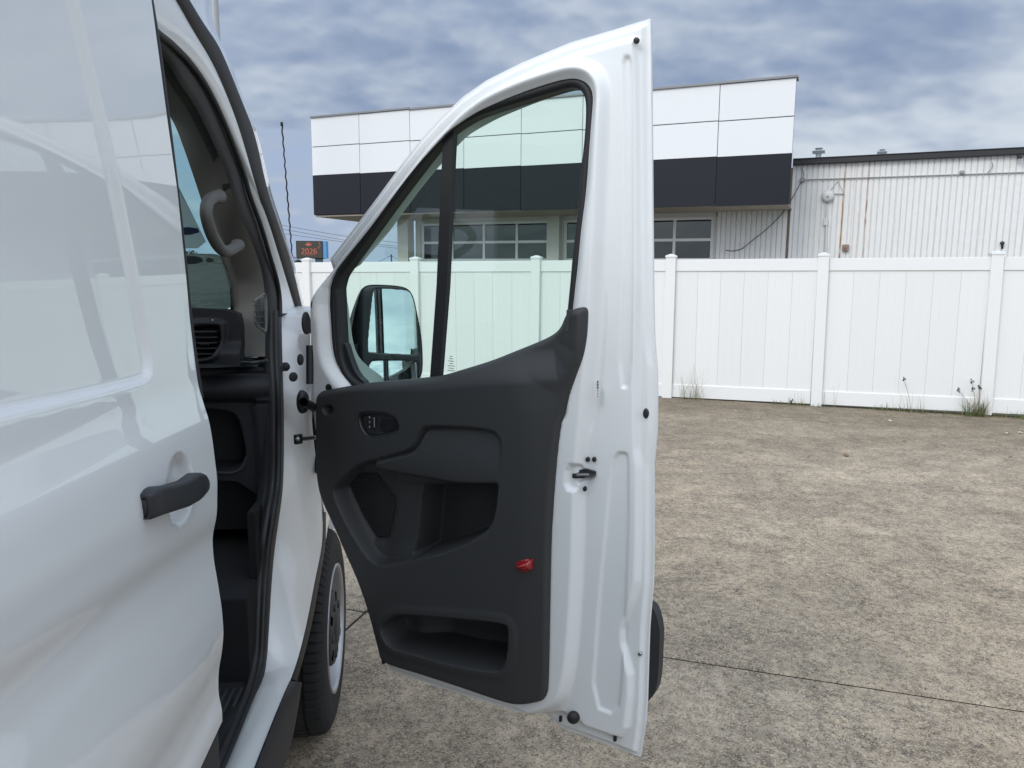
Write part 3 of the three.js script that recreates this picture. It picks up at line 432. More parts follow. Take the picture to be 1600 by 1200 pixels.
  const mo = poly(chaikin(DL([[1005, 946], [1018, 945], [1025, 955], [1032, 982], [1031.5, 1010], [1029, 1060], [1024, 1083], [1012, 1097], [1003, 1097]], -0.06), 1));
  part('side_moulding', relief(mo, [], 0.006, (u, v) => -0.052 - 0.004 * sst(0.02, 0, -mo.sd(u, v)), at, 0.03), M.handle, door);
  part('foot_clip', strip([[595, 1020], [597, 1037]].map((p) => pt(p[0], p[1], 0.0)), [[598, 1020], [601, 1037]].map((p) => pt(p[0], p[1], 0.03)), N, 0.004, 0.02, 6), M.rubber, door);

  // ------------------------------------------------------------ side mirror on the outside of the door
  const C = pt(612, 520, -0.20), n1 = U.clone().multiplyScalar(0.785).addScaledVector(N, 0.60).add(V(0, 0.15, 0)).normalize();
  const mx = V(0, 1, 0).cross(n1).normalize(), my = n1.clone().cross(mx);
  const F2 = (px, py, h = 0) => { const p = onPlane(px, py, n1, C.clone().addScaledVector(n1, h)).sub(C); return [p.dot(mx), p.dot(my)]; };
  const FL = (l, h = 0) => l.map((p) => F2(p[0], p[1], h)), fm = (u, v, h) => C.clone().addScaledVector(mx, u).addScaledVector(my, v).addScaledVector(n1, h);
  const hs = poly(chaikin(FL([[546, 537], [552, 495], [560, 465], [566, 450], [574, 445], [590, 444.5], [620, 446], [637, 450], [646, 462], [652, 490], [657, 515], [660, 540], [661, 575], [657, 592], [640, 606], [590, 606], [575, 602], [572, 578], [545, 576]]), 2));
  const g1 = poly(chaikin(FL([[581.5, 451.5], [590, 449.5], [622, 451], [636, 453.5], [643, 461], [650, 490], [655, 520], [656.5, 548], [653, 556], [640, 555.5], [576, 552.5], [572.5, 549], [574, 520], [578, 480]]), 1));
  const g2 = poly(chaikin(FL([[574, 563.5], [600, 562.5], [650, 563.5], [653, 570], [653, 588], [648, 602], [584, 602], [578, 590]]), 1));
  const frontE = poly(FL([[570, 440], [670, 440], [675, 612], [574, 612], [569, 552]]));
  const mir = part('side_mirror', [relief(hs, [], 0.003, (u, v) => { const e = -hs.sd(u, v); let h = 0.012 - 0.02 * Math.pow(1 - clamp(e / 0.014), 2); h -= 0.07 * sst(0.004, 0.05, frontE.sd(u, v)); h -= 0.010 * sst(0, 0.004, -g1.near(u, v, 0.02)) + 0.010 * sst(0, 0.004, -g2.near(u, v, 0.02)); return h; }, fm, 0.02),
    relief(hs, [], 0.008, (u, v) => -0.03 - 0.07 * sst(0, 0.07, -hs.sd(u, v)), fm, -0.03)], M.handle, van);
  part('mirror_glass', relief(g1, [], 0.008, () => 0.004, fm, 0.002), M.mirror, mir);
  const gc = F2(615, 583);
  part('spotter_glass', relief(g2, [], 0.003, (u, v) => 0.008 - ((u - gc[0]) ** 2 + (v - gc[1]) ** 2) / 2.2, fm, 0.002), M.mirror, mir);
  part('mirror_arm', [strip([[538, 538], [537, 572]].map((p) => pt(p[0], p[1], -0.01)), [[566, 536], [566, 572]].map((p) => pt(p[0], p[1], -0.16)), V(0.3, 0, 0.95), 0.01, 0.05, 10, 8), strip([[544, 574], [552, 592]].map((p) => pt(p[0], p[1], -0.01)), [[572, 572], [578, 600]].map((p) => pt(p[0], p[1], -0.16)), V(0.3, 0, 0.95), 0.008, 0.05, 10, 8)], M.handle, mir);
}
// ================================================================ ground
{
  const struct = (name, g, m, parent) => { const o = new THREE.Mesh(g, m); o.name = name; o.castShadow = o.receiveShadow = true; if (!parent) { o.userData.kind = 'structure'; scene.add(o); } else parent.add(o); return o; };
  // exposed aggregate: 2048 px over 3.2 m
  const S = 2048, PER = 3.2, hgt = new Float32Array(S * S);
  const conc = tex(S, S, (i, j) => {
    const a = vnoise(i / 3.1 * (S / 3.1 | 0) / (S / 3.1), j / 3.1, 0), st = vnoise(i / 3.2, j / 3.2, 640), s2 = vnoise(i / 1.6, j / 1.6, 1280), med = fbm(i / 64, j / 64, 4, 32), lo = fbm(i / 256, j / 256, 3, 8);
    let v = 0.236 + 0.15 * (med - 0.5) + 0.06 * (lo - 0.5) + 0.15 * (vnoise(i / 12.8, j / 12.8, 160) - 0.5), w = 0;
    const g = 0.55 * st + 0.45 * s2; void a;
    if (g > 0.66) { w = sst(0.66, 0.72, g); v = lerp(v, 0.32 + 0.12 * hash(i >> 2, j >> 2), w); }
    else if (g < 0.32) { v *= lerp(1, 0.36, sst(0.36, 0.25, g)); }
    v *= 0.88 + 0.24 * hash(i, j);
    hgt[j * S + i] = g;
    const tint = 0.5 + 0.5 * (vnoise(i / 5 + 90, j / 5 + 7) - 0.5) * 2, wr = lerp(1.25, 1.17, tint), wb = lerp(0.655, 0.75, tint);
    return [enc(v * wr), enc(v * 0.98), enc(v * wb)];
  }, true);
  conc.repeat.set(1 / PER, 1 / PER);
  const bmp = tex(1024, 1024, (i, j) => hgt[(j * 2) * S + i * 2], false, 1); bmp.repeat.set(1 / PER, 1 / PER);
  const cm = std(1, 1, 1, 0.85, { map: conc, bumpMap: bmp, bumpScale: 0.003, vertexColors: true });
  struct('ground', new THREE.PlaneGeometry(1200, 1200).rotateX(-Math.PI / 2).translate(0, -0.13, 0), std(0.12, 0.11, 0.085, 0.95));
  const lot = new THREE.Group(); lot.name = 'concrete_pavement'; lot.userData.kind = 'structure'; scene.add(lot);
  const e1 = V(0.919, 0, 0.394), e2 = V(-0.394, 0, 0.919), O = V(-0.32, 0, -3.452);
  const bu = [-13, -6.5, 0, 6.5, 13, 19.5], bv = [-7.6, 0, 6, 12, 18, 24];
  for (let a = 0; a < bu.length - 1; a++) for (let b = 0; b < bv.length - 1; b++) {
    const gp = 0.006, u0 = bu[a] + gp, u1 = bu[a + 1] - gp, v0 = bv[b] + (b ? gp : 0), v1 = bv[b + 1] - gp, near = a > 0 && a < 4 && b < 2, n = near ? 110 : 6;
    const pos = [], col = [], uv = [], idx = [], ch = 0.006;
    const us = [u0, u0 + ch]; for (let i = 1; i < n; i++) us.push(lerp(u0, u1, i / n)); us.push(u1 - ch, u1);
    const vs = [v0, v0 + ch]; for (let i = 1; i < n; i++) vs.push(lerp(v0, v1, i / n)); vs.push(v1 - ch, v1);
    const nu = us.length;
    vs.forEach((v, j) => us.forEach((u, i) => {
      const edge = i === 0 || j === 0 || i === nu - 1 || j === vs.length - 1, x = O.x + e1.x * u + e2.x * v, z = O.z + e1.z * u + e2.z * v;
      const rag = near ? 0.004 * (vnoise(u * 30, v * 30) - 0.5) : 0;
      pos.push(x, edge ? -0.006 : rag * 0.4, z); uv.push(u, v);
      // stains: broad brown-grey patches, a dark algae band with an uneven edge near the fence, drips
      const big = fbm(x * 0.55 + 7, z * 0.9 + 3, 4), det = fbm(x * 2.1 + 40, z * 2.9 + 11, 4), fine = fbm(x * 7, z * 9, 3);
      const dF = v + 7.1; let k = 1.02 + 0.30 * (big - 0.5) + 0.26 * (det - 0.5) + 0.36 * (fine - 0.5) + 0.18 * (fbm(u * 1.3 + 5, v * 14, 3) - 0.5);
      const band = sst(3.2, 1.2, dF + 2.4 * (fbm(u * 0.7 + 3, v * 0.9, 4) - 0.5) + 0.8 * (det - 0.5)); k *= 1 - 0.34 * band;
      k = clamp(k, 0.4, 1.5); const warm = 0.05 * (fbm(x * 0.8 + 90, z * 0.8, 3) - 0.5);
      col.push(k * (1 + warm), k, k * (1 - warm - 0.05 * band));
      if (i && j) { const q = (j - 1) * nu + i - 1; idx.push(q, q + nu, q + 1, q + 1, q + nu, q + nu + 1); }
    }));
    const g = mk(pos, idx, uv); g.setAttribute('color', new THREE.Float32BufferAttribute(col, 3));
    struct('slab', g, cm, lot);
  }
  struct('joint_filler', new THREE.PlaneGeometry(33, 31).rotateX(-Math.PI / 2).rotateY(-Math.atan2(0.394, 0.919)).translate(O.x + e1.x * 3.25 + e2.x * 8.8, -0.011, O.z + e1.z * 3.25 + e2.z * 8.8), std(0.035, 0.032, 0.028, 0.95), lot);
}
// ================================================================ fence
const FA = V(-1.866, 0, -11.956), FD = V(1.669, 0, 0.782), fu = FD.clone().normalize(), fnv = V(-fu.z, 0, fu.x);
const fenceY = (k) => -0.018 + 0.0145 * k;
{
  const white = phys(0.77, 0.77, 0.755, 0.38, { clearcoat: 0.15, clearcoatRoughness: 0.3 });
  const whites = [0, 1, 2, 3].map((i) => phys(0.77 - 0.006 * i, 0.77 - 0.006 * i, 0.755 - 0.006 * i, 0.4, { clearcoat: 0.15, clearcoatRoughness: 0.3 }));
  const f = thing('vinyl_fence', 'long white vinyl privacy fence with capped posts across the back of the lot', 'fence', [4.81, 0, -8.83]);
  const k0 = -6, k1 = 9, L = FD.length();
  const yup = V(0, 1, 0), fp = (k, y, n = 0) => FA.clone().addScaledVector(FD, k).addScaledVector(fnv, n).setY(y);
  for (let k = k0; k <= k1; k++) {
    const b = fenceY(k), lean = [0, 0.004, -0.003, 0.006, 0.012, 0.016][((k % 6) + 6) % 6];
    const ax = yup.clone().addScaledVector(fu, -lean).normalize(), a2 = fu.clone().addScaledVector(yup, lean).normalize();
    const p = part('post', obox(fp(k, b + 0.89), a2, ax, fnv, 0.127, 1.86, 0.127, 0.006), white, f);
    const cap = new THREE.CylinderGeometry(0.02, 0.099, 0.022, 4, 1).rotateY(Math.PI / 4), m4 = new THREE.Matrix4().makeBasis(a2, ax, fnv);
    part('cap', [obox(fp(k, b + 1.828).addScaledVector(fu, -lean * 0.9), a2, ax, fnv, 0.142, 0.026, 0.142, 0.004), cap.applyMatrix4(m4.clone().setPosition(fp(k, b + 1.852).addScaledVector(fu, -lean * 0.9)))], white, p);
    if (k === k1) break;
    const bm = (fenceY(k) + fenceY(k + 1)) / 2, tilt = (fenceY(k + 1) - fenceY(k)) / L, a = fu.clone().addScaledVector(yup, tilt).normalize(), up = yup.clone().addScaledVector(fu, -tilt).normalize();
    part('rail', obox(fp(k + 0.5, bm + 1.715), a, up, fnv, L - 0.115, 0.15, 0.05, 0.005), white, f);
    part('rail', obox(fp(k + 0.5, bm + 0.068), a, up, fnv, L - 0.115, 0.17, 0.05, 0.005), white, f);
    const W = (L - 0.127) / 6;
    for (let i = 0; i < 6; i++) {
      const t = 0.0635 / L + (i + 0.5) * W / L, c = fp(k + t, bm + 0.90), prf = [], n = 3, pos = [], idx = [];
      // board: three flats with shallow V grooves, open joint at each side
      const w = W - 0.0004; prf.push([-w / 2, -0.008], [-w / 2, 0.0065], [-w / 2 + 0.0025, 0.011]);
      for (let q = 1; q < n; q++) { const x = -w / 2 + w * q / n; prf.push([x - 0.004, 0.011], [x, 0.0098], [x + 0.004, 0.011]); }
      prf.push([w / 2 - 0.0025, 0.011], [w / 2, 0.0065], [w / 2, -0.008], [-w / 2, -0.008]);
      for (let q = 0; q < prf.length - 1; q++) { const o = pos.length / 3; for (const [pp, y] of [[prf[q], -0.757], [prf[q + 1], -0.757], [prf[q + 1], 0.757], [prf[q], 0.757]]) { const P = c.clone().addScaledVector(a, pp[0]).addScaledVector(fnv, pp[1]).addScaledVector(up, y); pos.push(P.x, P.y, P.z); } idx.push(o, o + 1, o + 2, o, o + 2, o + 3); }
      part('board', mk(pos, idx), whites[Math.floor(hash(k + 50, i) * 4)], f);
    }
  }
}
// ================================================================ showroom building with fascia
const BF = V(8.968, 0, -17.877), bs = V(-0.872, 0, -0.489), bn = V(0.489, 0, -0.872); // along the facade to the left, and inward
const bp = (s, y, o) => BF.clone().addScaledVector(bs, s).addScaledVector(bn, o).setY(y), UP = V(0, 1, 0), bface = bn.clone().negate();
const bx = (s0, s1, y0, y1, o0, o1, r = 0) => obox(bp((s0 + s1) / 2, (y0 + y1) / 2, (o0 + o1) / 2), bs, UP, bn, s1 - s0, y1 - y0, o1 - o0, r);
{
  const b = thing('showroom_building', 'flat-roofed showroom with a white and black panel fascia over glass garage doors', 'building', bp(7, 0, 3).toArray());
  const wp = [0, 1, 2].map((i) => std(0.78 - 0.01 * i, 0.79 - 0.01 * i, 0.79 - 0.01 * i, 0.45)), bpn = [0, 1].map((i) => phys(0.011 + 0.002 * i, 0.013 + 0.002 * i, 0.018 + 0.002 * i, 0.5, { specularIntensity: 0.5 }));
  const core = std(0.05, 0.05, 0.055, 0.8), W = 1.785, sl = (s) => 0.0075 * s;
  part('fascia_core', [bx(0.22, 14.46, 3.45, 6.36, 0.03, 0.35)], core, b);
  for (let i = 0; i < 8; i++) {
    const s0 = 0.2 + W * i, s1 = s0 + W; let j = 0;
    for (const [y0, y1, bl] of [[3.36, 4.575, 1], [4.58, 5.44, 0], [5.455, 6.33, 0]]) { const d = sl((s0 + s1) / 2); part('fascia_panel', bx(s0 + 0.008, s1 - 0.008, y0 + d, y1 + d - 0.008, 0, 0.03, 0.003), bl ? bpn[i % 2] : wp[(i * 2 + j) % 3], b); j++; }
  }
  part('fascia_panel', [bx(0.75, 0.78, 4.6, 6.3, 0.36, 2.2)], wp[0], b); part('fascia_panel', [bx(0.75, 0.78, 3.45, 4.59, 0.36, 2.2)], bpn[0], b);
  part('fascia_panel', [bx(14.45, 14.48, 4.7, 6.42, 0.035, 2.2)], wp[0], b); part('fascia_panel', [bx(14.45, 14.48, 3.48, 4.68, 0.035, 2.2)], bpn[0], b);
  for (let i = 0; i < 4; i++) part('coping', bx(0.17 + i * 3.58, 0.17 + (i + 1) * 3.58 - 0.006, 6.325 + sl(i * 3.6 + 1.8), 6.385 + sl(i * 3.6 + 1.8), -0.04, 0.4, 0.006), std(0.22, 0.225, 0.23, 0.5, { metalness: 0.5 }), b);
  part('soffit', [bx(0.24, 14.44, 3.40, 3.44, 0.05, 2.6)], std(0.42, 0.37, 0.31, 0.7), b);
  part('roof', [bx(1.9, 14.4, 6.0, 6.1, 0.36, 9)], core, b);
  const wallM = std(0.62, 0.61, 0.58, 0.7);
  part('wall', [bx(2.22, 11.95, 3.27, 6.0, 2.05, 2.3), bx(6.77, 7.2, 0, 3.27, 2.05, 2.3), bx(11.78, 11.95, 0, 3.27, 2.05, 2.3), bx(2.2, 2.28, 0, 3.27, 2.05, 2.3), bx(1.9, 14.4, 0, 6.0, 9, 9.2), bx(11.75, 11.95, 0, 6, 2.3, 9), bx(1.9, 2.0, 0, 6, 2.3, 9)], wallM, b);
  part('showroom_floor', bx(2.0, 11.75, -0.02, 0.06, 2.3, 9), std(0.2, 0.2, 0.2, 0.4), b);
  part('ceiling', bx(2.0, 11.75, 3.6, 3.7, 2.3, 9), std(0.25, 0.25, 0.25, 0.8), b);
  for (const [s, o] of [[12.15, 1.75], [7.0, 1.95]]) part('column', bx(s - 0.2, s + 0.2, 0, 3.4, o - 0.2, o + 0.2, 0.01), std(0.60, 0.58, 0.53, 0.7), b);
  const frame = std(0.80, 0.80, 0.78, 0.5), gl = phys(0.42, 0.50, 0.49, 0.0, { transmission: 1, thickness: 0, ior: 1.5 });
  for (const [sa, sb] of [[7.2, 11.77], [2.28, 6.77]]) {
    const d = part('garage_door', [bx(sa, sb, 3.20, 3.27, 2.12, 2.2, 0.004), bx(sa, sa + 0.09, 0, 3.2, 2.12, 2.2, 0.004), bx(sb - 0.09, sb, 0, 3.2, 2.12, 2.2, 0.004), ...[1, 2, 3].map((i) => bx(lerp(sa, sb, i / 4) - 0.04, lerp(sa, sb, i / 4) + 0.04, 0, 3.2, 2.125, 2.195, 0.004)), ...[0, 1, 2, 3, 4].map((r) => bx(sa + 0.09, sb - 0.09, 3.2 - 0.56 * (r + 1) - 0.04, 3.2 - 0.56 * (r + 1) + 0.04, 2.122, 2.198, 0.004))], frame, b);
    for (let i = 0; i < 4; i++) for (let r = 0; r < 4; r++) part('pane', bx(lerp(sa, sb, i / 4) + 0.042, lerp(sa, sb, (i + 1) / 4) - 0.042, 3.2 - 0.56 * (r + 1) + 0.04, 3.2 - 0.56 * r - 0.04, 2.15, 2.153), gl, d);
  }
  // dim furniture inside
  const dk = std(0.06, 0.06, 0.065, 0.7);
  part('showroom_counter', [bx(3, 5, 0, 1.1, 5, 5.8, 0.02), bx(8.2, 8.5, 0, 2.4, 4.0, 4.4), bx(5.2, 6.4, 0.06, 2.2, 6.5, 7.2, 0.02), bx(9.2, 11, 0.06, 1.9, 5.2, 6.0, 0.02)], dk, b);
}
// ================================================================ corrugated building to the right
{
  const b = thing('metal_building', 'long white corrugated metal building with rust streaks and a black eave', 'building', bp(-4, 0, 4).toArray());
  const O = 2.0, pitch = 0.135, H = 4.60;
  const rust = (seedX) => tex(128, 512, (i, j) => { // weathering with an outline of its own: runs of rust and grime
    const y = j / 512, g = fbm(i / 5 + seedX * 9, j / 60, 4), sp = fbm(i / 10 + seedX, j / 10, 4); let k = 0.76 + 0.06 * (g - 0.5) + 0.06 * (sp - 0.5), r = k, gg = k * 0.992, bb = k * 0.965;
    const mk2 = (x, w, a, top, bot) => { const d = Math.abs(i - x - 2 * (vnoise(j / 40, x) - 0.5)); const m = sst(w, 0, d) * a * (0.35 + 0.9 * vnoise(j / 17, x + 3)) * (y < top ? 1 : 0) * (y > bot ? 1 : 0); r = lerp(r, 0.36, m); gg = lerp(gg, 0.19, m); bb = lerp(bb, 0.075, m); };
    if (seedX === 1) { mk2(30, 4, 1.0, 1, 0.0); mk2(62, 3, 0.35, 1, 0.2); mk2(84, 3, 0.4, 1, 0.1); mk2(108, 4, 0.9, 1, 0.05); } else if (seedX === 2) mk2(118, 5, 0.8, 1, 0.0); else mk2(20 + 60 * hash(seedX, 1), 2, 0.25, 1, 0.3);
    return [enc(r), enc(gg), enc(bb)];
  }, true);
  const mats = [1, 2, 3, 4].map((s) => std(1, 1, 1, 0.55, { map: rust(s) }));
  const sheet = (s0, s1, y0, y1, mat) => {
    const pos = [], idx = [], uv = []; const n = Math.round((s0 - s1) / pitch), p = (s0 - s1) / n, prf = [[0, 0], [0.094, 0], [0.101, 0.03], [0.116, 0.03], [0.123, 0]];
    const pts = []; for (let i = 0; i < n; i++) for (const q of prf) pts.push([s0 - i * p - q[0] * p / pitch, q[1]]); pts.push([s1, 0]);
    for (let i = 0; i < pts.length - 1; i++) { const o = pos.length / 3; for (const [q, y] of [[pts[i], y0], [pts[i + 1], y0], [pts[i + 1], y1], [pts[i], y1]]) { const P = bp(q[0], y, O + q[1]); pos.push(P.x, P.y, P.z); uv.push((s0 - q[0]) / (s0 - s1), y / 4.6); } idx.push(o, o + 1, o + 2, o, o + 2, o + 3); }
    part('wall_sheet', mk(pos, idx, uv), mat, b);
  };
  sheet(2.19, 1.245, 0, 3.40, mats[2]); sheet(1.245, 0.30, 0, 3.40, mats[3]);
  const order = [2, 0, 3, 2, 3, 2, 1, 3, 2, 3, 2, 3]; let s = 0.29;
  [1.08, 0.945, 0.945, 0.945, 0.945, 0.945, 0.945, 0.945, 0.945, 0.945, 0.945].forEach((w, i) => { const y1 = H; sheet(s, s - w, 0, y1, i === 0 ? mats[2] : mats[order[i]]); s -= w; });
  part('corner_trim', [bx(0.27, 0.33, 0, 4.5, 1.985, 2.03, 0.004)], std(0.34, 0.26, 0.18, 0.8, { map: grainT }), b);
  part('eave', [bx(s, 0.28, 4.56, 4.70, 1.86, 2.2, 0.01), bx(s, 0.28, 4.70, 4.72, 1.84, 2.3, 0.004)], std(0.02, 0.02, 0.022, 0.5), b);
  part('wall_core', [bx(s, 2.19, 0, 3.4, 2.05, 2.1), bx(s, 0.28, 3.4, 4.55, 2.05, 2.1), bx(s, 0.2, 0, 4.6, 12, 12.1), bx(s - 0.05, s, 0, 4.6, 2.05, 12)], std(0.4, 0.4, 0.4, 0.8), b);
  part('roof', [obox(bp((s + 0.28) / 2, 4.80, 7.1), bs, UP.clone().addScaledVector(bn, -0.02).normalize(), bn.clone().addScaledVector(UP, 0.02).normalize(), 0.28 - s, 0.04, 10)], std(0.45, 0.45, 0.45, 0.5), b);
  // fittings: bell, pipe, conduit, cable, alarm box
  const wpx = (x, y, o = O) => onPlane(x, y, bn, bp(0, 0, o)), wht = std(0.62, 0.62, 0.60, 0.5), gry = std(0.3, 0.3, 0.29, 0.6);
  const bell = part('alarm_bell', disc(wpx(1293.5, 307, O - 0.05), bface, 0.155, 0.09, 32), wht, b);
  part('bell_centre', disc(wpx(1293.5, 307, O - 0.14), bface, 0.03, 0.012, 12), gry, bell);
  part('standpipe', [rod(wpx(1292, 320, O - 0.05), wpx(1290, 402, O - 0.05), 0.028), obox(wpx(1290.5, 347, O - 0.05), bs, UP, bn, 0.11, 0.19, 0.08, 0.02)], wht, b);
  part('conduit', [rod(wpx(1254, 281, O - 0.03), wpx(1640, 268, O - 0.03), 0.014), obox(wpx(1254, 281, O - 0.04), bs, UP, bn, 0.12, 0.09, 0.07, 0.01)], gry, b);
  part('conduit_hook', [tube([wpx(1252, 262), wpx(1255, 268, O - 0.06), wpx(1256, 274, O - 0.05), wpx(1254, 281, O - 0.04)], 0.012, 6, 20), obox(wpx(1503, 269, O - 0.04), bs, UP, bn, 0.10, 0.08, 0.06, 0.01), tube([wpx(1543, 270, O - 0.03), wpx(1549, 263, O - 0.06), wpx(1551, 258, O - 0.05), wpx(1550, 254, O)], 0.011, 6, 20)], gry, b);
  part('loose_cable', tube([wpx(1252, 284, O - 0.05), wpx(1240, 306, O - 0.08), wpx(1225, 330, O - 0.06), wpx(1200, 356, O - 0.05), wpx(1175, 376, O - 0.05), wpx(1158, 389, O - 0.04), wpx(1145, 392, O - 0.03), wpx(1134, 391, O - 0.02)], 0.011, 6, 60), std(0.1, 0.1, 0.1, 0.7), b);
  const al = part('fire_alarm', obox(wpx(1321, 387, O - 0.05), bs, UP, bn, 0.16, 0.17, 0.10, 0.02), std(0.30, 0.19, 0.16, 0.6), b); part('alarm_face', disc(wpx(1320.5, 387, O - 0.10), bface, 0.045, 0.02, 16), std(0.2, 0.14, 0.12, 0.6), al);
  part('wall_spotlight', [disc(wpx(1566, 380, O - 0.05), bface, 0.05, 0.06, 14), rod(wpx(1566, 388, O), wpx(1566, 380, O - 0.06), 0.025)], std(0.025, 0.022, 0.02, 0.5), b);
  part('eave_bracket', obox(wpx(1593, 245, O - 0.16), bs, UP, bn, 0.1, 0.08, 0.1, 0.01), M.rubber, b);
  part('bracket_plate', [rod(wpx(1300, 303, O - 0.03), wpx(1319, 303, O - 0.03), 0.012), rod(wpx(1298, 297, O - 0.02), wpx(1309, 283, O - 0.02), 0.006), rod(wpx(1309, 283, O - 0.02), wpx(1319, 303, O - 0.02), 0.006)], gry, b);
  for (const [px, py, sc, lb] of [[1279, 241, 0.6, 'grey rooftop turbine vent just right of the white fascia'], [1378, 241, 0.45, 'small half-hidden roof vent farther right along the black eave']]) {
    const c = onPlane(px, py, bn, bp(0, 0, 4.5)), v = thing('roof_vent', lb, 'roof vent', c.toArray(), 'vents on the metal roof'); const m = std(0.27, 0.30, 0.30, 0.5, { metalness: 0.3 });
    const cl = (r0, r1, h, y, s = 10) => new THREE.CylinderGeometry(r1 * sc, r0 * sc, h * sc, s).translate(c.x, c.y + y * sc, c.z);
    part('stack', cl(0.13, 0.13, 0.5, -0.2), m, v); part('vent_hood', [cl(0.14, 0.30, 0.14, 0.06), cl(0.30, 0.24, 0.05, 0.155), cl(0.14, 0.14, 0.12, 0.21), cl(0.2, 0.17, 0.03, 0.28)], m, v);
    part('vent_flange', [0, 1, 2].map((i) => obox(V(c.x, c.y + 0.1 * sc, c.z), V(Math.cos(i * 1.05), 0, Math.sin(i * 1.05)), UP, V(-Math.sin(i * 1.05), 0, Math.cos(i * 1.05)), 0.66 * sc, 0.12 * sc, 0.02 * sc)), m, v);
  }
}
// ================================================================ far things on the left
const font = await new FontLoader().loadAsync('fonts/droid/droid_sans_regular.typeface.json');
{
  const Z = -60, q0 = onZ(462, 376, Z), q1 = onZ(505, 404, Z), q2 = onZ(510.5, 403, Z);
  const s = thing('digital_sign', 'dark electronic roadside sign showing orange 2026 above the white fence', 'sign', [(q0.x + q1.x) / 2, 0, Z]);
  part('cabinet', box(q0.x, q1.x, q1.y, q0.y, Z - 1.0, Z, 0.03), std(0.035, 0.035, 0.03, 0.5), s);
  part('screen', box(q0.x + 0.05, q1.x - 0.05, q1.y + 0.05, q0.y - 0.05, Z, Z + 0.02), std(0.055, 0.05, 0.036, 0.4), s);
  part('side_panel', box(q1.x + 0.002, q2.x, q1.y + 0.03, q0.y + 0.0, Z - 1.1, Z - 0.02, 0.02), std(0.10, 0.33, 0.62, 0.5), s);
  part('sign_post', box(q1.x - 0.65, q1.x - 0.1, 0, q1.y, Z - 0.7, Z - 0.2, 0.02), std(0.10, 0.16, 0.18, 0.6), s);
  const led = new THREE.MeshStandardMaterial({ color: new THREE.Color().setRGB(0.4, 0.08, 0.04), emissive: new THREE.Color().setRGB(0.9, 0.32, 0.2), emissiveIntensity: 0.22, roughness: 0.6 });
  const c = onZ(483, 393, Z + 0.03), tg = new TextGeometry('2026', { font, size: 0.40, depth: 0.01, curveSegments: 4 }); tg.computeBoundingBox(); const bb = tg.boundingBox;
  part('screen_text', [tg.translate(c.x - (bb.max.x + bb.min.x) / 2, c.y - 0.17, Z + 0.025), box(c.x - 0.5, c.x + 0.45, c.y - 0.27, c.y - 0.25, Z + 0.022, Z + 0.03)], led, s);
  const ec = onZ(482, 382, Z + 0.03), em = []; for (let i = -2; i <= 2; i++) em.push(box(ec.x + i * 0.09 - 0.025, ec.x + i * 0.09 + 0.025, ec.y - 0.14 + 0.03 * Math.abs(i), ec.y + 0.17 - 0.05 * Math.abs(i), Z + 0.022, Z + 0.03)); em.push(box(ec.x - 0.22, ec.x + 0.22, ec.y - 0.02, ec.y + 0.02, Z + 0.031, Z + 0.034));
  for (const [x, y] of [[499, 380], [500, 384], [498, 387]]) { const p = onZ(x, y, Z); em.push(box(p.x - 0.03, p.x + 0.03, p.y - 0.05, p.y + 0.05, Z + 0.022, Z + 0.03)); }
  part('screen_emblem', em, led, s);
  // light pole behind the van
  const lz = -22, l0 = onZ(337, 60, lz), lp = thing('light_pole', 'grey tapered light pole rising behind the van roof at the upper left', 'light pole', [l0.x, 0, lz]);
  part('shaft', rod(V(l0.x, 0, lz), V(l0.x - 0.05, 14, lz), 0.18, 0.12, 16), std(0.5, 0.5, 0.49, 0.5, { metalness: 0.4 }), lp);
  part('base_plate', box(l0.x - 0.25, l0.x + 0.25, 0, 0.05, lz - 0.25, lz + 0.25, 0.01), std(0.3, 0.3, 0.3, 0.6), lp);
  part('lamp_head', box(l0.x - 0.9, l0.x - 0.1, 13.9, 14.05, lz - 0.2, lz + 0.2, 0.04), std(0.2, 0.2, 0.2, 0.6), lp);
  // utility pole, wires
  const uz = -130, u0 = onZ(611.5, 397.5, uz), up = thing('utility_pole', 'thin dark utility pole far off, seen through the open door window beside the building column', 'utility pole', [u0.x, 0, uz]);
  part('shaft', rod(V(u0.x, 0, uz), u0, 0.16, 0.11, 8), std(0.05, 0.045, 0.04, 0.9), up);
  part('insulator', box(u0.x - 0.12, u0.x + 0.12, u0.y - 0.5, u0.y - 0.4, uz - 0.1, uz + 0.1), std(0.06, 0.06, 0.06, 0.7), up);
  const wire = (label, pts, z, r = 0.022) => { const m = part2('power_line', tube(pts.map((p) => onZ(p[0], p[1], z)), r, 5, 40), std(0.06, 0.065, 0.08, 0.8)); m.userData = { label, category: 'power line' }; };
  function part2(name, g, mat) { g.computeBoundingBox(); const c = g.boundingBox.getCenter(V(0, 0, 0)); g.translate(-c.x, -c.y, -c.z); const m = new THREE.Mesh(g, mat); m.name = numbered(name); m.position.copy(c); m.castShadow = true; scene.add(m); return m; }
  wire('uppermost power line sagging across the sky above the electronic sign', [[360, 337], [436, 351], [545, 370], [640, 381]], -85);
  wire('middle power line passing just above the electronic sign', [[360, 345], [436, 357], [545, 376], [640, 387]], -85);
  wire('lowest power line crossing the sky right behind the electronic sign', [[370, 353], [450, 366], [545, 379], [640, 390]], -86);
  wire('short guy wire from the far utility pole down to the left', [[611.5, 399], [594, 408], [580, 414]], uz, 0.04);
  wire('short guy wire from the far utility pole down to the right', [[611.5, 400], [622, 405], [634, 411]], uz, 0.04);
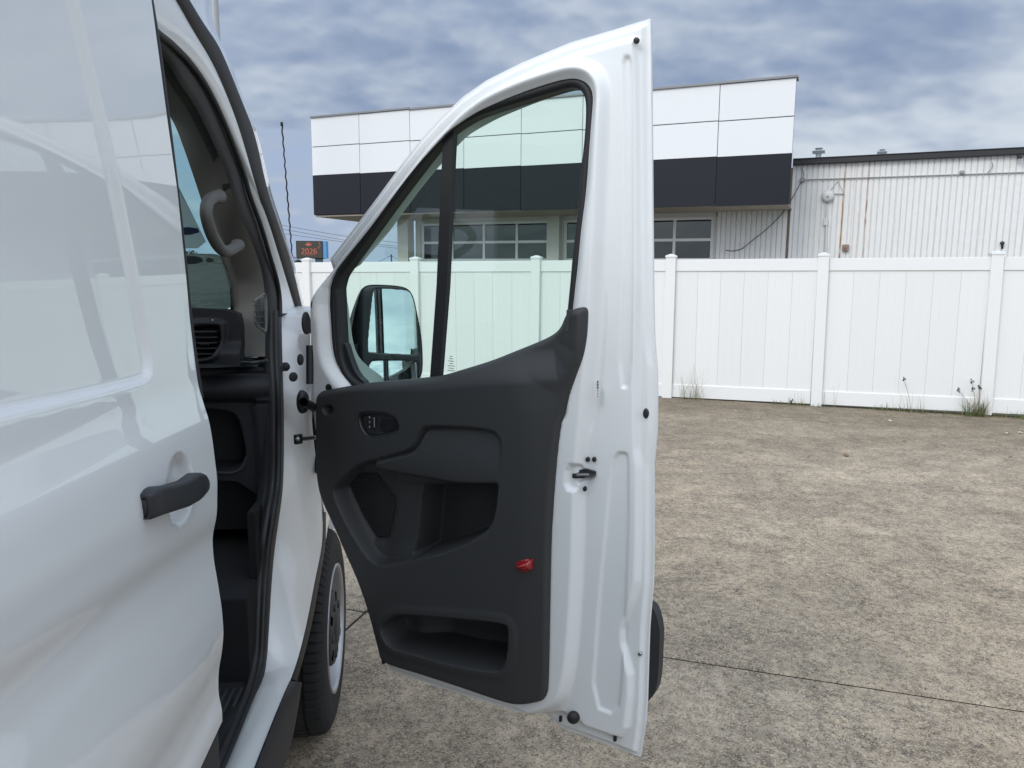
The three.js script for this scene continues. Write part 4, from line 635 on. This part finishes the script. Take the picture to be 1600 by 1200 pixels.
  // far trees
  const leaf = (name, label, px, py, z, rx, ry) => {
    const c = onZ(px, py, z), t = thing(name, label, 'tree', [c.x, 0, z], 'trees far beyond the fence'), pos = [], idx = [];
    for (let i = 0; i < 900; i++) { const a = rnd() * 6.283, b = Math.acos(2 * rnd() - 1), r = Math.cbrt(rnd()) * (0.75 + 0.35 * vnoise(a * 2, b * 2)); const x = c.x + rx * r * Math.sin(b) * Math.cos(a), y = Math.max(1, c.y - ry) + ry * (0.2 + r * Math.cos(b)), zz = z + rx * 0.6 * r * Math.sin(b) * Math.sin(a), s = 0.16 + 0.2 * rnd(), o = pos.length / 3, d1 = V(rnd() - 0.5, rnd() - 0.5, rnd() - 0.5).normalize().multiplyScalar(s), d2 = V(rnd() - 0.5, rnd() - 0.5, rnd() - 0.5).normalize().multiplyScalar(s); pos.push(x, y, zz, x + d1.x, y + d1.y, zz + d1.z, x + d2.x, y + d2.y, zz + d2.z); idx.push(o, o + 1, o + 2); }
    part('crown', mk(pos, idx), std(0.035, 0.045, 0.025, 0.9), t); part('trunk', rod(V(c.x, 0, z), V(c.x, Math.max(1, c.y - ry), z), 0.25, 0.14, 8), std(0.06, 0.05, 0.04, 0.9), t);
  };
  leaf('far_tree', 'small dark tree crown peeking over the fence left of the sign', 458, 404, -110, 2.6, 1.6);
  leaf('far_tree', 'low dark bush-like tree over the fence behind the antenna foot', 445, 407, -105, 2.0, 1.2);
  leaf('far_tree', 'dark tree seen through the windscreen between the window stickers', 297, 394, -100, 1.5, 1.6);
}
// ================================================================ weeds and litter at the fence foot
{
  const blade = (list, x, z, h, w, bend, az, y0 = 0) => { const n = 5, pos = [], idx = []; for (let i = 0; i <= n; i++) { const t = i / n, bx_ = x + Math.cos(az) * bend * t * t, bz = z + Math.sin(az) * bend * t * t, y = y0 + h * t * (1 - 0.15 * t * bend / h), ww = w * (1 - t * 0.85), c = -Math.sin(az) * ww, s = Math.cos(az) * ww; pos.push(bx_ - c, y, bz - s, bx_ + c, y, bz + s); if (i) { const o = 2 * i - 2; idx.push(o, o + 1, o + 2, o + 1, o + 3, o + 2); } } list.push(mk(pos, idx)); };
  const green = std(0.10, 0.125, 0.035, 0.8), dry = std(0.30, 0.235, 0.12, 0.85), dark = std(0.045, 0.03, 0.035, 0.9);
  const base = (px, py) => { const p = onY(px, py, 0.01), d = p.clone().sub(FA).dot(fnv); return p.addScaledVector(fnv, 0.10 - d); };
  const weed = (px, py, h, nG, nD, label, heads = []) => {
    const b = base(px, py), t = thing('weed', label, 'weed', b.toArray(), 'weeds along the foot of the fence'), g = [], d = [];
    for (let i = 0; i < nG; i++) { const o = (rnd() - 0.5) * 0.22, o2 = (rnd() - 0.3) * 0.06; blade(g, b.x + fu.x * o + fnv.x * o2, b.z + fu.z * o + fnv.z * o2, h * (0.3 + 0.5 * rnd()), 0.003 + 0.002 * rnd(), h * (0.1 + 0.5 * rnd()), rnd() * 6.28); }
    for (let i = 0; i < nD; i++) { const o = (rnd() - 0.5) * 0.3; blade(d, b.x + fu.x * o, b.z + fu.z * o, h * (0.5 + 0.6 * rnd()), 0.0022, h * (0.1 + 0.4 * rnd()), rnd() * 6.28); }
    if (g.length) part('blades', g, green, t); if (d.length) part('dry_stalks', d, dry, t);
    for (const [hx, hy] of heads) { const p = onPlane(hx, hy, fnv, b); part('stalk', tube([b.clone(), b.clone().lerp(p, 0.5).add(V(0.01, 0.02, 0)), p], 0.0022, 5, 16), dry, t); const sp = []; for (let i = 0; i < 7; i++) sp.push(obox(p.clone().add(V((rnd() - 0.5) * 0.03, (rnd() - 0.5) * 0.05, (rnd() - 0.5) * 0.03)), V(1, 0, 0), V(0, 1, 0), V(0, 0, 1), 0.008, 0.022, 0.008, 0.002)); part('seed_head', sp, dark, t); }
  };
  weed(1514, 643, 0.34, 70, 26, 'tallest weed tuft with dark seed heads beside the right-hand fence post', [[1519, 596], [1521, 609], [1531, 605], [1497, 609]]);
  weed(1080, 625, 0.48, 14, 30, 'tuft of thin dry grass stalks right of the post next to the van door');
  weed(1420, 640, 0.26, 10, 9, 'sparse dry grass under the middle of the right fence panel', [[1412, 592]]);
  weed(1247, 636, 0.20, 8, 6, 'small dry weed just left of the middle fence post', [[1237, 627]]);
  weed(1300, 636, 0.38, 3, 5, 'few slanting dry stalks just right of the middle fence post');
  weed(1380, 640, 0.2, 8, 3, 'low thin weed left of the sparse dry grass', []);
  weed(1590, 650, 0.16, 14, 3, 'low green weed right of the rightmost fence post', []);
  const gc = []; for (let i = 0; i < 3200; i++) { const t = -2.5 + 8.5 * rnd(), o = 0.02 + 0.12 * rnd() * rnd(), p = FA.clone().addScaledVector(FD, t).addScaledVector(fnv, o); if (vnoise(t * 3.1, 2.2) < 0.42) continue; blade(gc, p.x, p.z, 0.025 + 0.07 * rnd() * rnd(), 0.003, 0.035, rnd() * 6.28); }
  const g = merge(gc), m = new THREE.Mesh(g, green); m.name = 'ground_cover'; m.userData = { kind: 'stuff', label: 'low green weeds in the gap under the white fence', category: 'ground cover' }; m.castShadow = true; scene.add(m);
  const soil = []; for (let k = -3; k < 7; k++) soil.push(obox(FA.clone().addScaledVector(FD, k + 0.5).addScaledVector(fnv, -0.02).setY(0.0), fu, UP, fnv, 1.72, 0.016, 0.07, 0.004)); const so = new THREE.Mesh(merge(soil), std(0.035, 0.028, 0.02, 0.95)); so.name = 'soil_strip'; so.userData.kind = 'structure'; scene.add(so);
  // dead leaves and litter on the slabs
  const lm = [std(0.16, 0.10, 0.05, 0.9), std(0.55, 0.53, 0.48, 0.9), std(0.08, 0.06, 0.045, 0.9)];
  const bits = [[1184, 653, 1, 'tiny white scrap of paper on the concrete left of the middle fence post'], [1391, 658, 1, 'tiny white scrap of paper on the concrete below the right fence panel'], [1595, 677, 1, 'white paper scrap at the right edge of the picture'], [1573, 678, 1, 'white paper scrap just left of the one at the picture edge'], [1413, 690, 2, 'dark dead leaf on the concrete in front of the right fence panel'], [1578, 714, 2, 'dark dead leaf near the right edge of the concrete'], [1558, 691, 1, 'pale flat litter scrap near the right-hand weeds'], [1322, 712, 0, 'small brown dead leaf alone on the concrete']];
  for (const [px, py, k, label] of bits) { const p = onY(px, py, 0.004), a = rnd() * 6.28, s = (k === 1 ? 0.024 : 0.03) * (0.7 + 0.6 * rnd()), pos = [], idx = []; const n = 9; pos.push(0, 0.008, 0); for (let i = 0; i < n; i++) { const t = i / n * 6.283, r = s * (0.65 + 0.35 * Math.cos(2 * t) + 0.2 * hash(i, px)); pos.push(r * Math.cos(t + a), 0.003 + 0.012 * hash(i, py), r * Math.sin(t + a)); idx.push(0, 1 + i, 1 + (i + 1) % n); } const m2 = new THREE.Mesh(mk(pos, idx), lm[k]); m2.name = numbered(k === 1 ? 'paper_scrap' : 'dead_leaf'); m2.position.copy(p); m2.userData = { label, category: k === 1 ? 'litter' : 'leaf' }; m2.castShadow = true; scene.add(m2); }
}
renderer.render(scene, camera);
